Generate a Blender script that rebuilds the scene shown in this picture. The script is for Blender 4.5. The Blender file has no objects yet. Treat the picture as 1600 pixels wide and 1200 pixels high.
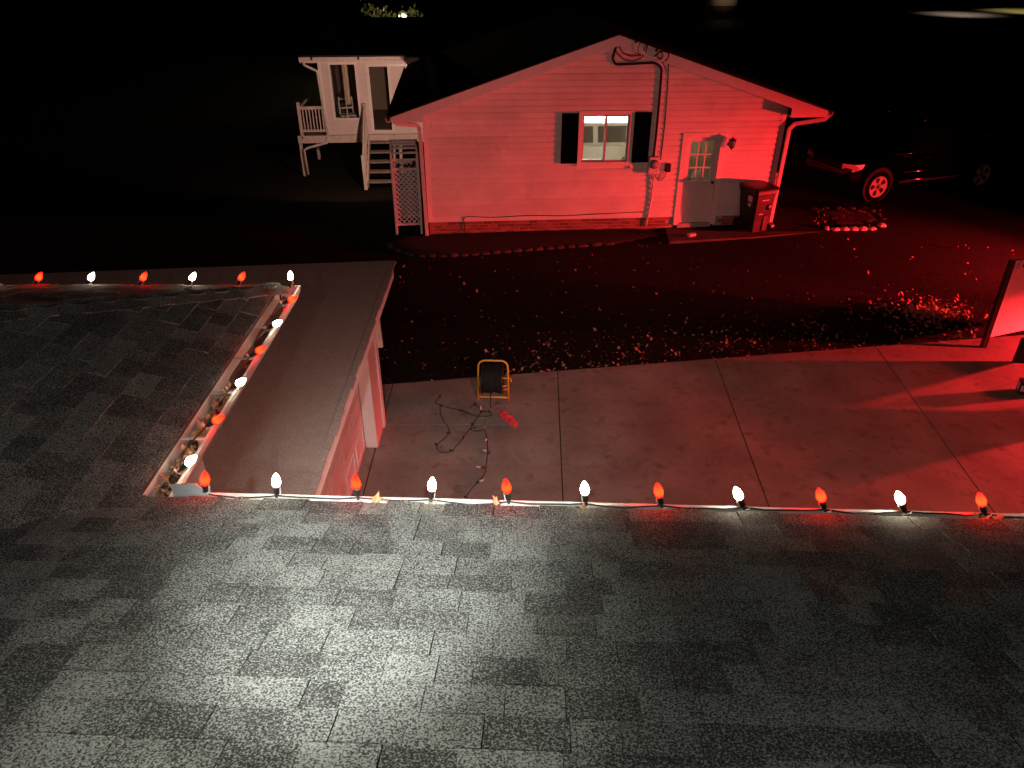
import bpy, math, random
from mathutils import Vector, Matrix
R = math.radians
random.seed(7)
scene = bpy.context.scene
col = scene.collection

# ------------------------------------------------------------------ camera
CAM_H, PITCH, FPX = 5.9, R(31), 1156.0
cam_d = bpy.data.cameras.new('camera'); cam = bpy.data.objects.new('camera', cam_d); col.objects.link(cam)
cam.location = (0, 0, CAM_H); cam.rotation_euler = (R(90) - PITCH, 0, 0)
cam_d.sensor_width = 36; cam_d.lens = FPX / 1600 * 36; cam_d.clip_start = .05; cam_d.clip_end = 600
scene.camera = cam
# ------------------------------------------------------------------ world, exposure
world = bpy.data.worlds.new('World'); scene.world = world; world.use_nodes = True
wn = world.node_tree
sky = wn.nodes.new('ShaderNodeTexSky'); sky.sky_type = 'NISHITA'; sky.sun_disc = False
sky.sun_elevation = R(12); sky.sun_rotation = R(160)
wn.links.new(sky.outputs[0], wn.nodes['Background'].inputs[0]); wn.nodes['Background'].inputs[1].default_value = .00006
scene.view_settings.view_transform = 'Standard'; scene.view_settings.look = 'None'
scene.view_settings.exposure = 0; scene.view_settings.gamma = 1; scene.view_settings.use_curve_mapping = False
scene.cycles.use_denoising = True
scene.cycles.max_bounces = 6
scene.cycles.sample_clamp_indirect = 3

def spot(name, loc, target, watts, color, size, blend=1.0, radius=.05):
    d = bpy.data.lights.new(name, 'SPOT'); d.energy = watts; d.color = color
    d.spot_size = R(size); d.spot_blend = blend; d.shadow_soft_size = radius
    o = bpy.data.objects.new(name, d); col.objects.link(o); o.location = loc
    o.rotation_euler = (Vector(target) - Vector(loc)).to_track_quat('-Z', 'Y').to_euler()
    return o
def point(name, loc, watts, color, radius=.05):
    d = bpy.data.lights.new(name, 'POINT'); d.energy = watts; d.color = color; d.shadow_soft_size = radius
    o = bpy.data.objects.new(name, d); col.objects.link(o); o.location = loc
    return o
# moonlight, hardly anything
sd = bpy.data.lights.new('moon', 'SUN'); sd.energy = .0015; sd.angle = R(.5); sd.color = (.8, .88, 1)
so = bpy.data.objects.new('moon', sd); col.objects.link(so); so.rotation_euler = (R(50), 0, R(20))
# torch held beside the camera, lighting the roof
spot('torch_light', (-.40, -.60, 6.10), (-.46, 1.42, 4.28), 340, (.97, 1, .84), 40, 1.0, .012)
spot('torch_spill_light', (-.40, .12, 5.86), (-1.5, 2.0, 4.3), 85, (1, .97, .92), 74, 1.0, .012)
spot('torch_spill_light', (-.38, .12, 5.86), (.75, 1.25, 4.33), 52, (.95, 1, .93), 84, 1.0, .012)
spot('torch_core_light', (-.42, .12, 5.86), (-.46, 1.90, 4.135), 900, (.93, .98, .93), 36, 1.0, .012)
# red floodlight standing on the drive beyond the right edge
RED = (1, .02, .025)
spot('red_flood_and_fill', (14.5, 13.3, .6), (4.3, 16.9, -1.7), 19000, RED, 64, 1.0, .05)
spot('red_flood_and_fill', (13.8, 10.48, .95), (5.0, 9.9, -.3), 17000, RED, 64, .5, .08)
spot('red_flood_and_fill', (14.2, 13.2, .62), (10.4, 19.5, .6), 2300, RED, 27, .8, .05)
# unseen fill spots added over the drive and below our eave
spot('red_flood_and_fill', (13.9, 10.3, 2.6), (4.2, 8.3, 0), 2600, RED, 42, 1.0, .3)  # added red wash passing above the board, not a separate floodlight
spot('house_fill_light', (1.9, 2.6, 3.2), (.6, 18, 1.6), 430, (1, .56, .50), 46, .6, .12)  # added fill for the neighbour's wall, no fixture known
spot('eave_fill_light', (4.2, 2.4, 3.7), (5.0, 7.4, 0), 520, (1, .30, .22), 70, 1.0, .12)  # added fill, this and the next, for driveway and flat roof
spot('eave_fill_light', (1.3, 2.6, 3.72), (-1.1, 6.4, 1.4), 560, (1, .45, .35), 116, 1.0, .12)
spot('yard_light', (-2.75, 18.6, 2.2), (-5.4, 24, 1.1), 620, (1, .52, .38), 84, .5, .05)
# lamps over the road far away, and behind the shrubs
spot('road_light', (41, 75.5, 5), (41, 75.5, 0), 2600, (1, .74, .58), 84, 1.0, .15)
spot('road_light', (49, 79, 5), (49, 79, 0), 3000, (1, .80, .22), 90, 1.0, .15)
spot('shed_light', (19, 66, 4.5), (18.3, 73, 1.4), 420, (1, .66, .38), 24, 1.0, .1)

# ------------------------------------------------------------------ helpers
def ray(u, v):
    x = (u - 800) / FPX; a = -(v - 600) / FPX
    return Vector((x, math.cos(PITCH) + a * math.sin(PITCH), -math.sin(PITCH) + a * math.cos(PITCH)))
EYE = Vector((0, 0, CAM_H))
def on_z(u, v, z=0.0):
    d = ray(u, v); return EYE + d * ((z - CAM_H) / d.z)
def on_y(u, v, y):
    d = ray(u, v); return EYE + d * (y / d.y)
def on_plane(u, v, p, n):
    d = ray(u, v); return EYE + d * (n.dot(p - EYE) / n.dot(d))

def tag(o, label=None, cat=None, group=None, kind=None):
    if label: o['label'] = label
    if cat: o['category'] = cat
    if group: o['group'] = group
    if kind: o['kind'] = kind
    return o
def empty(name, loc=(0, 0, 0), rz=0.0, label=None, cat=None, group=None):
    o = bpy.data.objects.new(name, None); col.objects.link(o)
    o.location = loc; o.rotation_euler = (0, 0, rz); o.empty_display_size = .1
    return tag(o, label, cat, group)
def copy_tree(o, parent=None):
    c = o.copy(); col.objects.link(c)
    if parent is not None: c.parent = parent
    for ch in o.children: copy_tree(ch, c)
    return c
def inst(name, me, parent=None, M=None, kind=None):
    o = bpy.data.objects.new(name, me); col.objects.link(o)
    if parent is not None: o.parent = parent
    if M is not None: o.matrix_local = M
    if kind: o['kind'] = kind
    return o

class MB:
    def __init__(s): s.v = []; s.f = []; s.sm = []
    def add(s, vs, fs, smooth=False):
        b = len(s.v); s.v += [tuple(v) for v in vs]
        s.f += [tuple(b + i for i in f) for f in fs]; s.sm += [smooth] * len(fs); return s
    def hexa(s, p):   # 8 points: bottom 4 ccw, top 4 ccw
        return s.add(p, [(3, 2, 1, 0), (4, 5, 6, 7), (0, 1, 5, 4), (1, 2, 6, 5), (2, 3, 7, 6), (3, 0, 4, 7)])
    def box(s, a, b):
        (x0, y0, z0), (x1, y1, z1) = a, b
        x0, x1 = min(x0, x1), max(x0, x1); y0, y1 = min(y0, y1), max(y0, y1); z0, z1 = min(z0, z1), max(z0, z1)
        return s.hexa([(x0, y0, z0), (x1, y0, z0), (x1, y1, z0), (x0, y1, z0), (x0, y0, z1), (x1, y0, z1), (x1, y1, z1), (x0, y1, z1)])
    def bbox(s, a, b, c=.01):   # box with chamfered vertical and horizontal edges
        (x0, y0, z0), (x1, y1, z1) = a, b
        def ring(z, i): return [(x0 + i, y0, z), (x1 - i, y0, z), (x1, y0 + i, z), (x1, y1 - i, z), (x1 - i, y1, z), (x0 + i, y1, z), (x0, y1 - i, z), (x0, y0 + i, z)]
        def ringi(z): return [(x0 + c, y0 + c, z), (x1 - c, y0 + c, z), (x1 - c, y0 + c, z), (x1 - c, y1 - c, z), (x1 - c, y1 - c, z), (x0 + c, y1 - c, z), (x0 + c, y1 - c, z), (x0 + c, y0 + c, z)]
        r = [ringi(z0), ring(z0 + c, c), ring(z1 - c, c), ringi(z1)]
        return s.loft(r, True, True)
    def loft(s, rings, cap0=True, cap1=True, smooth=False):
        n = len(rings[0]); b = len(s.v)
        for r in rings: s.v += [tuple(p) for p in r]
        for k in range(len(rings) - 1):
            for i in range(n):
                j = (i + 1) % n
                s.f.append((b + k * n + i, b + k * n + j, b + (k + 1) * n + j, b + (k + 1) * n + i)); s.sm.append(smooth)
        if cap0: s.f.append(tuple(b + i for i in reversed(range(n)))); s.sm.append(False)
        if cap1: s.f.append(tuple(b + (len(rings) - 1) * n + i for i in range(n))); s.sm.append(False)
        return s
    def prism(s, poly, vec):   # polygon (3-D points) pushed along vec
        v = Vector(vec); return s.loft([poly, [Vector(p) + v for p in poly]])
    def tube(s, pts, r, n=8, closed_caps=True):
        pts = [Vector(p) for p in pts]; rings = []
        rr = r if isinstance(r, (list, tuple)) else [r] * len(pts)
        t = (pts[1] - pts[0]).normalized()
        up = Vector((0, 0, 1)) if abs(t.z) < .9 else Vector((1, 0, 0))
        a = t.cross(up).normalized()
        for i, p in enumerate(pts):
            if i == 0: t = pts[1] - p
            elif i == len(pts) - 1: t = p - pts[i - 1]
            else: t = (pts[i + 1] - p).normalized() + (p - pts[i - 1]).normalized()
            if t.length < 1e-6: t = pts[i] - pts[i - 1]
            t.normalize(); a = (a - t * a.dot(t)).normalized(); b = t.cross(a)
            rings.append([p + (a * math.cos(k * math.tau / n) + b * math.sin(k * math.tau / n)) * rr[i] for k in range(n)])
        return s.loft(rings, closed_caps, closed_caps, True)
    def bar(s, p, q, w, h, up=(0, 0, 1)):
        p, q = Vector(p), Vector(q); t = (q - p).normalized(); a = t.cross(Vector(up))
        if a.length < 1e-4: a = t.cross(Vector((0, 1, 0)))
        a.normalize(); b = a.cross(t).normalized()
        r = lambda c: [c + a * x * w / 2 + b * y * h / 2 for x, y in ((-1, -1), (1, -1), (1, 1), (-1, 1))]
        return s.loft([r(p), r(q)])
    def lathe(s, prof, axis=Vector((0, 0, 1)), o=Vector((0, 0, 0)), n=14, smooth=True):
        axis = Vector(axis).normalized(); o = Vector(o)
        a = axis.orthogonal().normalized(); b = axis.cross(a)
        rings = [[o + axis * h + (a * math.cos(k * math.tau / n) + b * math.sin(k * math.tau / n)) * max(r, 1e-4) for k in range(n)] for r, h in prof]
        return s.loft(rings, True, True, smooth)
    def mesh(s, name, m):
        me = bpy.data.meshes.new(name); me.from_pydata(s.v, [], s.f)
        me.polygons.foreach_set('use_smooth', s.sm)
        if m is not None: me.materials.append(m)
        me.update(); return me
    def build(s, name, m, parent=None, kind=None, world=False):
        if world and parent is not None:
            M = (Matrix.Translation(parent.location) @ parent.rotation_euler.to_matrix().to_4x4()).inverted()
            s.v = [tuple(M @ Vector(v)) for v in s.v]
        return inst(name, s.mesh(name, m), parent, None, kind)

# ------------------------------------------------------------------ materials
def nodes(name):
    m = bpy.data.materials.new(name); m.use_nodes = True; t = m.node_tree
    return m, t, t.nodes['Principled BSDF']
def N(t, kind, **kw):
    n = t.nodes.new(kind)
    for k, v in kw.items():
        if k in n.inputs: n.inputs[k].default_value = v
        else: setattr(n, k, v)
    return n
def mat(name, c, rough=.6, var=.25, scale=6.0, bump=.15, bscale=60.0, metal=0.0, coat=0.0, piece=0.0, spec=.4, dirt=None):
    m, t, b = nodes(name)
    b.inputs['Roughness'].default_value = rough; b.inputs['Metallic'].default_value = metal
    b.inputs['Coat Weight'].default_value = coat; b.inputs['Specular IOR Level'].default_value = spec
    geo = N(t, 'ShaderNodeNewGeometry')
    nz = N(t, 'ShaderNodeTexNoise', Scale=scale, Detail=5.0, Roughness=.65); t.links.new(geo.outputs['Position'], nz.inputs['Vector'])
    mr = N(t, 'ShaderNodeMapRange'); t.links.new(nz.outputs[0], mr.inputs[0])
    mr.inputs[1].default_value = .3; mr.inputs[2].default_value = .7; mr.inputs[3].default_value = 1 - var; mr.inputs[4].default_value = 1 + var
    fac = mr.outputs[0]
    if piece:
        oi = N(t, 'ShaderNodeObjectInfo'); mp = N(t, 'ShaderNodeMapRange'); t.links.new(oi.outputs['Random'], mp.inputs[0])
        mp.inputs[3].default_value = 1 - piece; mp.inputs[4].default_value = 1 + piece
        mu = N(t, 'ShaderNodeMath', operation='MULTIPLY'); t.links.new(fac, mu.inputs[0]); t.links.new(mp.outputs[0], mu.inputs[1]); fac = mu.outputs[0]
    vm = N(t, 'ShaderNodeVectorMath', operation='SCALE'); vm.inputs[0].default_value = c[:3]; t.links.new(fac, vm.inputs['Scale'])
    colr = vm.outputs[0]
    if dirt:
        dn = N(t, 'ShaderNodeTexNoise', Scale=dirt[1], Detail=6.0, Roughness=.7); t.links.new(geo.outputs['Position'], dn.inputs['Vector'])
        dr = N(t, 'ShaderNodeMapRange'); t.links.new(dn.outputs[0], dr.inputs[0]); dr.inputs[1].default_value = dirt[2]; dr.inputs[2].default_value = dirt[3]
        mx = N(t, 'ShaderNodeMix', data_type='RGBA'); t.links.new(dr.outputs[0], mx.inputs[0]); t.links.new(colr, mx.inputs[6]); mx.inputs[7].default_value = (*dirt[0], 1)
        colr = mx.outputs[2]
    t.links.new(colr, b.inputs['Base Color'])
    if bump:
        bn = N(t, 'ShaderNodeTexNoise', Scale=bscale, Detail=4.0); t.links.new(geo.outputs['Position'], bn.inputs['Vector'])
        bp = N(t, 'ShaderNodeBump', Strength=bump, Distance=.01); t.links.new(bn.outputs[0], bp.inputs['Height']); t.links.new(bp.outputs[0], b.inputs['Normal'])
    return m
def granule_mat(name, lo, hi, piece, gscale=190.0, face_attr=False, tint=(1, 1, 1), contrast=(.40, .62)):
    m, t, b = nodes(name); b.inputs['Roughness'].default_value = .9; b.inputs['Specular IOR Level'].default_value = .2
    geo = N(t, 'ShaderNodeNewGeometry')
    n1 = N(t, 'ShaderNodeTexNoise', Scale=gscale, Detail=2.0, Roughness=.6); t.links.new(geo.outputs['Position'], n1.inputs['Vector'])
    n2 = N(t, 'ShaderNodeTexNoise', Scale=9.0, Detail=4.0); t.links.new(geo.outputs['Position'], n2.inputs['Vector'])
    if piece:
        if face_attr:
            at = N(t, 'ShaderNodeAttribute', attribute_name='tone'); rnd = at.outputs['Fac']
        else:
            rnd = N(t, 'ShaderNodeObjectInfo').outputs['Random']
        sh = N(t, 'ShaderNodeMapRange'); t.links.new(rnd, sh.inputs[0]); sh.inputs[3].default_value = -.10 * piece; sh.inputs[4].default_value = .10 * piece
        ad = N(t, 'ShaderNodeMath', operation='ADD'); t.links.new(n1.outputs[0], ad.inputs[0]); t.links.new(sh.outputs[0], ad.inputs[1]); g = ad.outputs[0]
    else: g = n1.outputs[0]
    a2 = N(t, 'ShaderNodeMath', operation='MULTIPLY_ADD'); t.links.new(n2.outputs[0], a2.inputs[0]); a2.inputs[1].default_value = .14
    sb = N(t, 'ShaderNodeMath', operation='SUBTRACT'); t.links.new(g, sb.inputs[0]); sb.inputs[1].default_value = .07; t.links.new(sb.outputs[0], a2.inputs[2])
    cr = N(t, 'ShaderNodeValToRGB'); t.links.new(a2.outputs[0], cr.inputs[0])
    e = cr.color_ramp.elements; e[0].position, e[1].position = contrast
    e[0].color = (lo * tint[0], lo * tint[1], lo * tint[2], 1); e[1].color = (hi * tint[0], hi * tint[1], hi * tint[2], 1)
    t.links.new(cr.outputs[0], b.inputs['Base Color'])
    bp = N(t, 'ShaderNodeBump', Strength=.45, Distance=.003); t.links.new(n1.outputs[0], bp.inputs['Height']); t.links.new(bp.outputs[0], b.inputs['Normal'])
    return m
def glow(name, c, s, sample=True):
    m = bpy.data.materials.new(name); m.use_nodes = True; t = m.node_tree
    t.nodes.remove(t.nodes['Principled BSDF']); e = N(t, 'ShaderNodeEmission', Strength=s); e.inputs[0].default_value = (*c, 1)
    t.links.new(e.outputs[0], t.nodes['Material Output'].inputs[0]); return m
def bulb_mat(name, core, rim, s):
    """glass bulb lit from a filament low in its body: hottest in the belly, deeper colour at tip and collar"""
    m = bpy.data.materials.new(name); m.use_nodes = True; t = m.node_tree; t.nodes.remove(t.nodes['Principled BSDF'])
    tc = N(t, 'ShaderNodeTexCoord'); sx = N(t, 'ShaderNodeSeparateXYZ'); t.links.new(tc.outputs['Object'], sx.inputs[0])
    cr = N(t, 'ShaderNodeValToRGB'); mr = N(t, 'ShaderNodeMapRange'); t.links.new(sx.outputs[2], mr.inputs[0]); mr.inputs[1].default_value = .019; mr.inputs[2].default_value = .085
    t.links.new(mr.outputs[0], cr.inputs[0])
    e = cr.color_ramp.elements; e[0].position = .02; e[0].color = (*rim, 1); e[1].position = .92; e[1].color = (*rim, 1)
    for ps in (.22, .42): n = cr.color_ramp.elements.new(ps); n.color = (*core, 1)
    em = N(t, 'ShaderNodeEmission', Strength=s); t.links.new(cr.outputs[0], em.inputs[0]); t.links.new(em.outputs[0], t.nodes['Material Output'].inputs[0])
    return m
def glass_mat(name, tint=(.92, .95, .95), refl=.06):
    m = bpy.data.materials.new(name); m.use_nodes = True; t = m.node_tree; t.nodes.remove(t.nodes['Principled BSDF'])
    a = N(t, 'ShaderNodeBsdfTransparent'); a.inputs[0].default_value = (*tint, 1); g = N(t, 'ShaderNodeBsdfGlossy', Roughness=.02)
    lw = N(t, 'ShaderNodeFresnel', IOR=1.3); mx = N(t, 'ShaderNodeMixShader'); t.links.new(lw.outputs[0], mx.inputs[0])
    t.links.new(a.outputs[0], mx.inputs[1]); t.links.new(g.outputs[0], mx.inputs[2]); t.links.new(mx.outputs[0], t.nodes['Material Output'].inputs[0]); return m

M = dict(
    shingle=granule_mat('asphalt_shingle', .028, .24, .52, 190, tint=(1, 1, .93), contrast=(.44, .63)),
    shingle_far=granule_mat('asphalt_shingle_joined', .028, .24, .52, 190, face_attr=True, tint=(1, 1, .93), contrast=(.44, .63)),
    deck_felt=mat('roof_felt', (.03, .03, .03), .9),
    roll_roof=granule_mat('rolled_roofing', .20, .46, 0, 120, tint=(1, .9, .82), contrast=(.3, .7)),
    white_metal=mat('white_painted_metal', (.60, .59, .56), .5, .12, 9, .05, dirt=((.30, .25, .19), 14, .55, .9)),
    white_trim=mat('white_painted_trim', (.72, .70, .68), .5, .06, 5, .05),
    grey_metal=mat('grey_flashing', (.32, .34, .36), .45, .12),
    siding=mat('vinyl_siding', (.68, .66, .63), .55, .12, 1.3, .10, 40, piece=.07, dirt=((.42, .38, .34), 2.2, .58, .95)),
    our_siding=mat('house_siding', (.62, .58, .56), .5, .06),
    brick=mat('red_brick', (.25, .085, .06), .85, .3, 20, .5, 90, piece=.4),
    mortar=mat('mortar', (.36, .33, .30), .95, .2, 20, .4),
    concrete=mat('concrete', (.235, .205, .18), .88, .34, 1.7, .35, 140, dirt=((.085, .07, .06), 3.4, .50, .74)),
    dark_soil=mat('dark_soil', (.016, .011, .008), .95, .5, 14, 1.0, 40),
    shaded_concrete=mat('shaded_concrete', (.07, .062, .056), .9, .35, 3, .4, 90),  # darker copy of concrete: the pad's shade put into its colour
    lawn=mat('lawn_soil_and_grass', (.006, .0055, .003), .95, .5, 5, .8, 70, spec=.15),
    grass=mat('grass_blades', (.012, .012, .006), .8, .3, 8, 0),
    soil=mat('mulch_soil', (.075, .05, .036), .95, .5, 14, 1.0, 40),
    leaf=mat('dry_leaf', (.38, .22, .15), .8, .45, 13, .1),
    gleaf=mat('gutter_leaf', (.36, .22, .11), .75, .55, 30, .1),
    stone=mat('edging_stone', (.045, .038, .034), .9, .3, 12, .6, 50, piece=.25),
    rock=mat('painted_rock', (.50, .47, .44), .8, .25, 14, .5, 40, piece=.2),
    black=mat('black_plastic', (.02, .02, .021), .45, .15, 9, .05),
    bin=mat('bin_plastic', (.014, .013, .013), .42, .15, 9, .08),
    shutter=mat('black_shutter', (.002, .002, .0022), 1.0, .1, spec=0.0),
    rubber=mat('rubber', (.016, .016, .016), .8, .2),
    wire=mat('black_wire', (.018, .018, .017), .5, .1),
    door=mat('door_paint', (.62, .60, .58), .45, .05),
    brass=mat('dark_bronze', (.05, .04, .035), .4, .1, metal=.6),
    yellow=mat('yellow_powder_coat', (.80, .47, .06), .4, .06),
    sash=mat('window_sash', (.42, .34, .31), .5, .08),
    dark_roof=mat('dark_shingle', (.028, .024, .022), .95, .3, 14, .4),
    deckwood=mat('painted_deck_wood', (.55, .50, .45), .6, .15, 7, .2),
    treadwood=mat('weathered_tread', (.22, .19, .165), .8, .3, 9, .3),
    interior=mat('interior_wall', (.68, .62, .52), .7, .05),
    beige=mat('beige_interior', (.36, .30, .24), .7, .1),
    darkwood=mat('dark_wood', (.07, .045, .03), .6, .3),
    floor=mat('interior_floor', (.28, .20, .13), .6, .2),
    car_white=mat('white_car_paint', (.72, .71, .68), .25, .03, 4, 0, coat=.6),
    car_glass=mat('tinted_glass', (.04, .034, .03), .12, .1, 5, 0, spec=.6),
    truck=mat('black_car_paint', (.0012, .0012, .0013), .10, .05, 4, 0, coat=.35, spec=.12),
    truck_tyre=mat('truck_tyre', (.004, .004, .004), .9, .2, spec=.1),
    truck_glass=mat('dark_glass', (.002, .002, .002), .06, .05, 4, 0, spec=.4),
    chrome=mat('chrome', (.75, .75, .76), .15, .03, 5, 0, metal=1.0),
    alloy=mat('alloy_wheel', (.72, .72, .72), .5, .05, 9, 0, metal=.0),
    lamp_glass=mat('headlamp_lens', (.5, .5, .5), .12, .1, 40, .3, 60, metal=.7),
    panel=mat('white_panel', (.66, .64, .62), .55, .12, 4, .1, dirt=((.40, .34, .30), 7, .55, .85)),
    red_cloth=mat('red_cloth', (.62, .05, .07), .8, .4, 30, .6, 60),
    bark=mat('bark', (.06, .045, .03), .95, .3), foliage=mat('tree_leaves', (.06, .08, .028), .8, .4, 3, 0),
    label=mat('white_label', (.75, .74, .72), .6, .05), cream=mat('cream_panel', (.72, .64, .48), .6, .05),
    asphalt=mat('asphalt_road', (.06, .058, .055), .55, .3, .6, .4, 3),
    glass=glass_mat('clear_glass'),
    white_bulb=bulb_mat('lit_white_bulb', (1, .86, .62), (.04, .02, .008), 95),
    red_bulb=bulb_mat('lit_red_bulb', (1, .0017, .0003), (.03, .0003, .0002), 115),
    dead_bulb=mat('unlit_bulb', (.55, .42, .40), .3, .2, 9, 0),
    tube=glow('lit_ceiling_tube', (1, .88, .68), 520),
    lantern=glow('lit_lantern', (1, .66, .32), 14),
)

# ------------------------------------------------------------------ ground
def sstep(x): x = max(0, min(1, x)); return x * x * (3 - 2 * x)
def ground_z(x, y):
    return -.66 * sstep((y - 17.2) / 5.5) * sstep((-1.0 - x) / 2.0) + .10 * sstep((y - 15.8) / 1.2) * sstep((x - 1) / 4) * (1 - sstep((y - 17.6) / 2))
xs = [-300, -120, -50, -25, -14] + [-12 + .6 * i for i in range(58)] + [24, 32, 50, 90, 160, 300]
ys = [-60, -10, 0, 4, 7] + [8 + .5 * i for i in range(50)] + [36, 42, 55, 80, 130, 260, 420]
g = MB(); nx = len(xs)
g.v = [(x, y, ground_z(x, y) - .05 * (1 if y < 9 else 0)) for y in ys for x in xs]
g.f = [(j * nx + i, j * nx + i + 1, (j + 1) * nx + i + 1, (j + 1) * nx + i) for j in range(len(ys) - 1) for i in range(nx - 1)]; g.sm = [True] * len(g.f)
lawn = g.build('lawn', M['lawn']); tag(lawn, kind='structure')

# driveway slabs, each its own piece with a recessed joint
drive = empty('driveway'); tag(drive, kind='structure')
def edge_y(x): return 9.78 + (x + 1.98) * (11.36 - 9.78) / (8.18 + 1.98)
def joint_y(x): return 8.68 if x < 1.45 else 8.68 + (x - 1.45) ** 1.35 * .031
COLS = [(-1.84, -1.84), (.73, .61), (3.31, 3.09), (6.08, 5.76), (9.0, 8.5), (12.1, 11.4), (15.4, 14.5)]
def col_x(k, y): a, b = COLS[k]; return b + (a - b) * (y - 6.6) / (10.4 - 6.6)
def slab(poly, top=.02, gap=.007, jit=.0):
    c = Vector((sum(p[0] for p in poly) / len(poly), sum(p[1] for p in poly) / len(poly), 0))
    q = []
    n = len(poly)
    for i in range(n):
        p0, p1, p2 = (Vector((*poly[(i + k) % n], 0)) for k in (-1, 0, 1))
        d1 = (p1 - p0).normalized(); d2 = (p2 - p1).normalized()
        n1 = Vector((-d1.y, d1.x, 0)); n2 = Vector((-d2.y, d2.x, 0)); bi = (n1 + n2).normalized()
        q.append(p1 + bi * gap / max(.3, bi.dot(n1)))
    lo = [(p.x, p.y, -.12) for p in q]; mid = [(p.x, p.y, top - .003) for p in q]
    hi = [tuple(Vector((p.x, p.y, top)) + (c - p).normalized() * .003) for p in q]
    MB().loft([lo, mid, hi]).build('slab', M['concrete'], drive)
for k in range(6):
    for r in range(3):
        fa = lambda x, r=r: (edge_y(x), joint_y(x), 5.6 + 0 * x)[r]
        fb = lambda x, r=r: (joint_y(x), 5.6, 2.4)[r]
        yt0, yt1 = fa(COLS[k][0]), fa(COLS[k + 1][0]); yb0, yb1 = fb(COLS[k][1]), fb(COLS[k + 1][1])
        slab([(col_x(k, yb0), yb0), (col_x(k + 1, yb1), yb1), (col_x(k + 1, yt1), yt1), (col_x(k, yt0), yt0)], top=.018 + .003 * r)
slab([(-2.16, 2.4), (-1.84, 2.4), (-1.84, 8.14), (-2.16, 8.14)], top=.03)
slab([(-3.6, 8.76), (-1.84, 8.76), (-1.84, edge_y(-1.84)), (-3.6, edge_y(-3.6))])
MB().prism([(-3.5, 2.5, -.07), (15, 2.5, -.07), (15, edge_y(15) - .05, -.07), (-3.5, edge_y(-3.5) - .05, -.07)], (0, 0, .078)).build('joint_bed', M['rubber'], drive)

# pad before the neighbour's door, and its border
P = lambda u, v, z=0: on_z(u, v, z)
pad = MB().prism([P(1038, 352, .07), P(1046, 377, .07), P(1180, 370, .07), P(1292, 361.5, .07), P(1262, 326, .07)][::1], (0, 0, -.2)).build('concrete_pad', M['shaded_concrete']); tag(pad, kind='structure')
bedc = [P(u, v, .03) for u, v in ((1292, 359), (1330, 359), (1366, 358), (1381, 348), (1366, 334), (1340, 329), (1262, 329))]
cc = sum(bedc, Vector()) / len(bedc)
b = MB().loft([[Vector((p.x, p.y, -.05)) for p in bedc], [p + Vector((0, 0, .02)) for p in bedc], [cc + (p - cc) * .6 + Vector((0, 0, .09)) for p in bedc]]).build('garden_bed', M['dark_soil']); tag(b, kind='structure')
bb = [P(u, v, .0) for u, v in ((606, 384), (645, 398), (690, 401), (760, 397), (850, 389), (960, 381), (1030, 372), (1005, 356), (672, 371), (630, 372))]
cb = sum(bb, Vector()) / len(bb)
b = MB().loft([[Vector((p.x, p.y, -.1)) for p in bb], [Vector((p.x, p.y, .045)) for p in bb], [cb + (p - cb) * .9 + Vector((0, 0, .07 + .0)) for p in bb]]).build('mulch_bed', M['dark_soil']); tag(b, kind='structure')

rd = MB()
rp = [(10, 64), (30, 70.5), (41, 74.2), (49, 77.8), (64, 84)]
rings = [[(x, y - 4.0, .03), (x, y + 5.0, .03), (x, y + 5.0, .01), (x, y - 4.0, .01)] for x, y in rp]
tag(rd.loft(rings).build('road', M['asphalt']), kind='structure')

# ------------------------------------------------------------------ our house: roofs
house = empty('house', (-1.9, 0, 0), 0, 'dark shingled house roof with white gutters filling the foreground', 'house')
SLOPE = .31; SL = math.atan(SLOPE); ca, sa = math.cos(SL), math.sin(SL); EXPO = .108; EAVE = 4.05
ang = R(-2.3)
def main_M():   # local x along the eave, y up the slope, z out of the roof
    X = Vector((math.cos(ang), math.sin(ang), 0)); U = Vector((math.sin(ang) * ca, -math.cos(ang) * ca, sa)); Z = X.cross(U) * -1
    m = Matrix.Identity(4)
    for i, a in enumerate((X, U, Z)): m.col[i][:3] = a
    return m, X, U, Z
mm, MX, MU, MZ = main_M(); MO = Vector((0, 2.17, EAVE))
if MZ.z < 0: MZ = -MZ
WX = Vector((0, 1, 0)); WU = Vector((-ca, 0, sa)); WZ = Vector((sa, 0, ca)); WO = Vector((-1.45, 0, EAVE))
def frame_M(O, X, U, Z):
    m = Matrix.Identity(4)
    for i, a in enumerate((X, U, Z)): m.col[i][:3] = a
    m.translation = O - house.location
    return m
FM, FW = frame_M(MO, MX, MU, MZ), frame_M(WO, WX, WU, WZ)
def fr(O, X, U, Z, x, y, z=0): return O + X * x + U * y + Z * z
# roof decks
def deck(name, pts, Z, th=.16):
    return MB().prism(pts, Z * -th).build(name, M['deck_felt'], house, world=True)
mp = lambda x, y: fr(MO, MX, MU, MZ, x, y, -.006)
main_roof = deck('main_roof', [mp(-1.42, 0), mp(6.5, 0), mp(6.5, 4.6), mp(-7.4, 4.6), mp(-6.35, 4.45)], MZ)
wp = lambda x, y: fr(WO, WX, WU, WZ, x, y, -.006)
D = 3.6
wing_roof = deck('wing_roof', [wp(2.20, 0), wp(4.27, 0), wp(4.27 - D, D / ca), wp(2.20 - D, D / ca)], WZ)
# the far hip face and the hip cap pieces
hipP = lambda d, o=0: Vector((-1.45 - d, 4.27 - d, EAVE + d * SLOPE + o))
MB().prism([hipP(0, -.006), Vector((-6.6, 4.27, EAVE - .006)), hipP(D, -.006)], (0, 0, -.15)).build('hip_face', M['dark_roof'], house, world=True)

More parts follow.
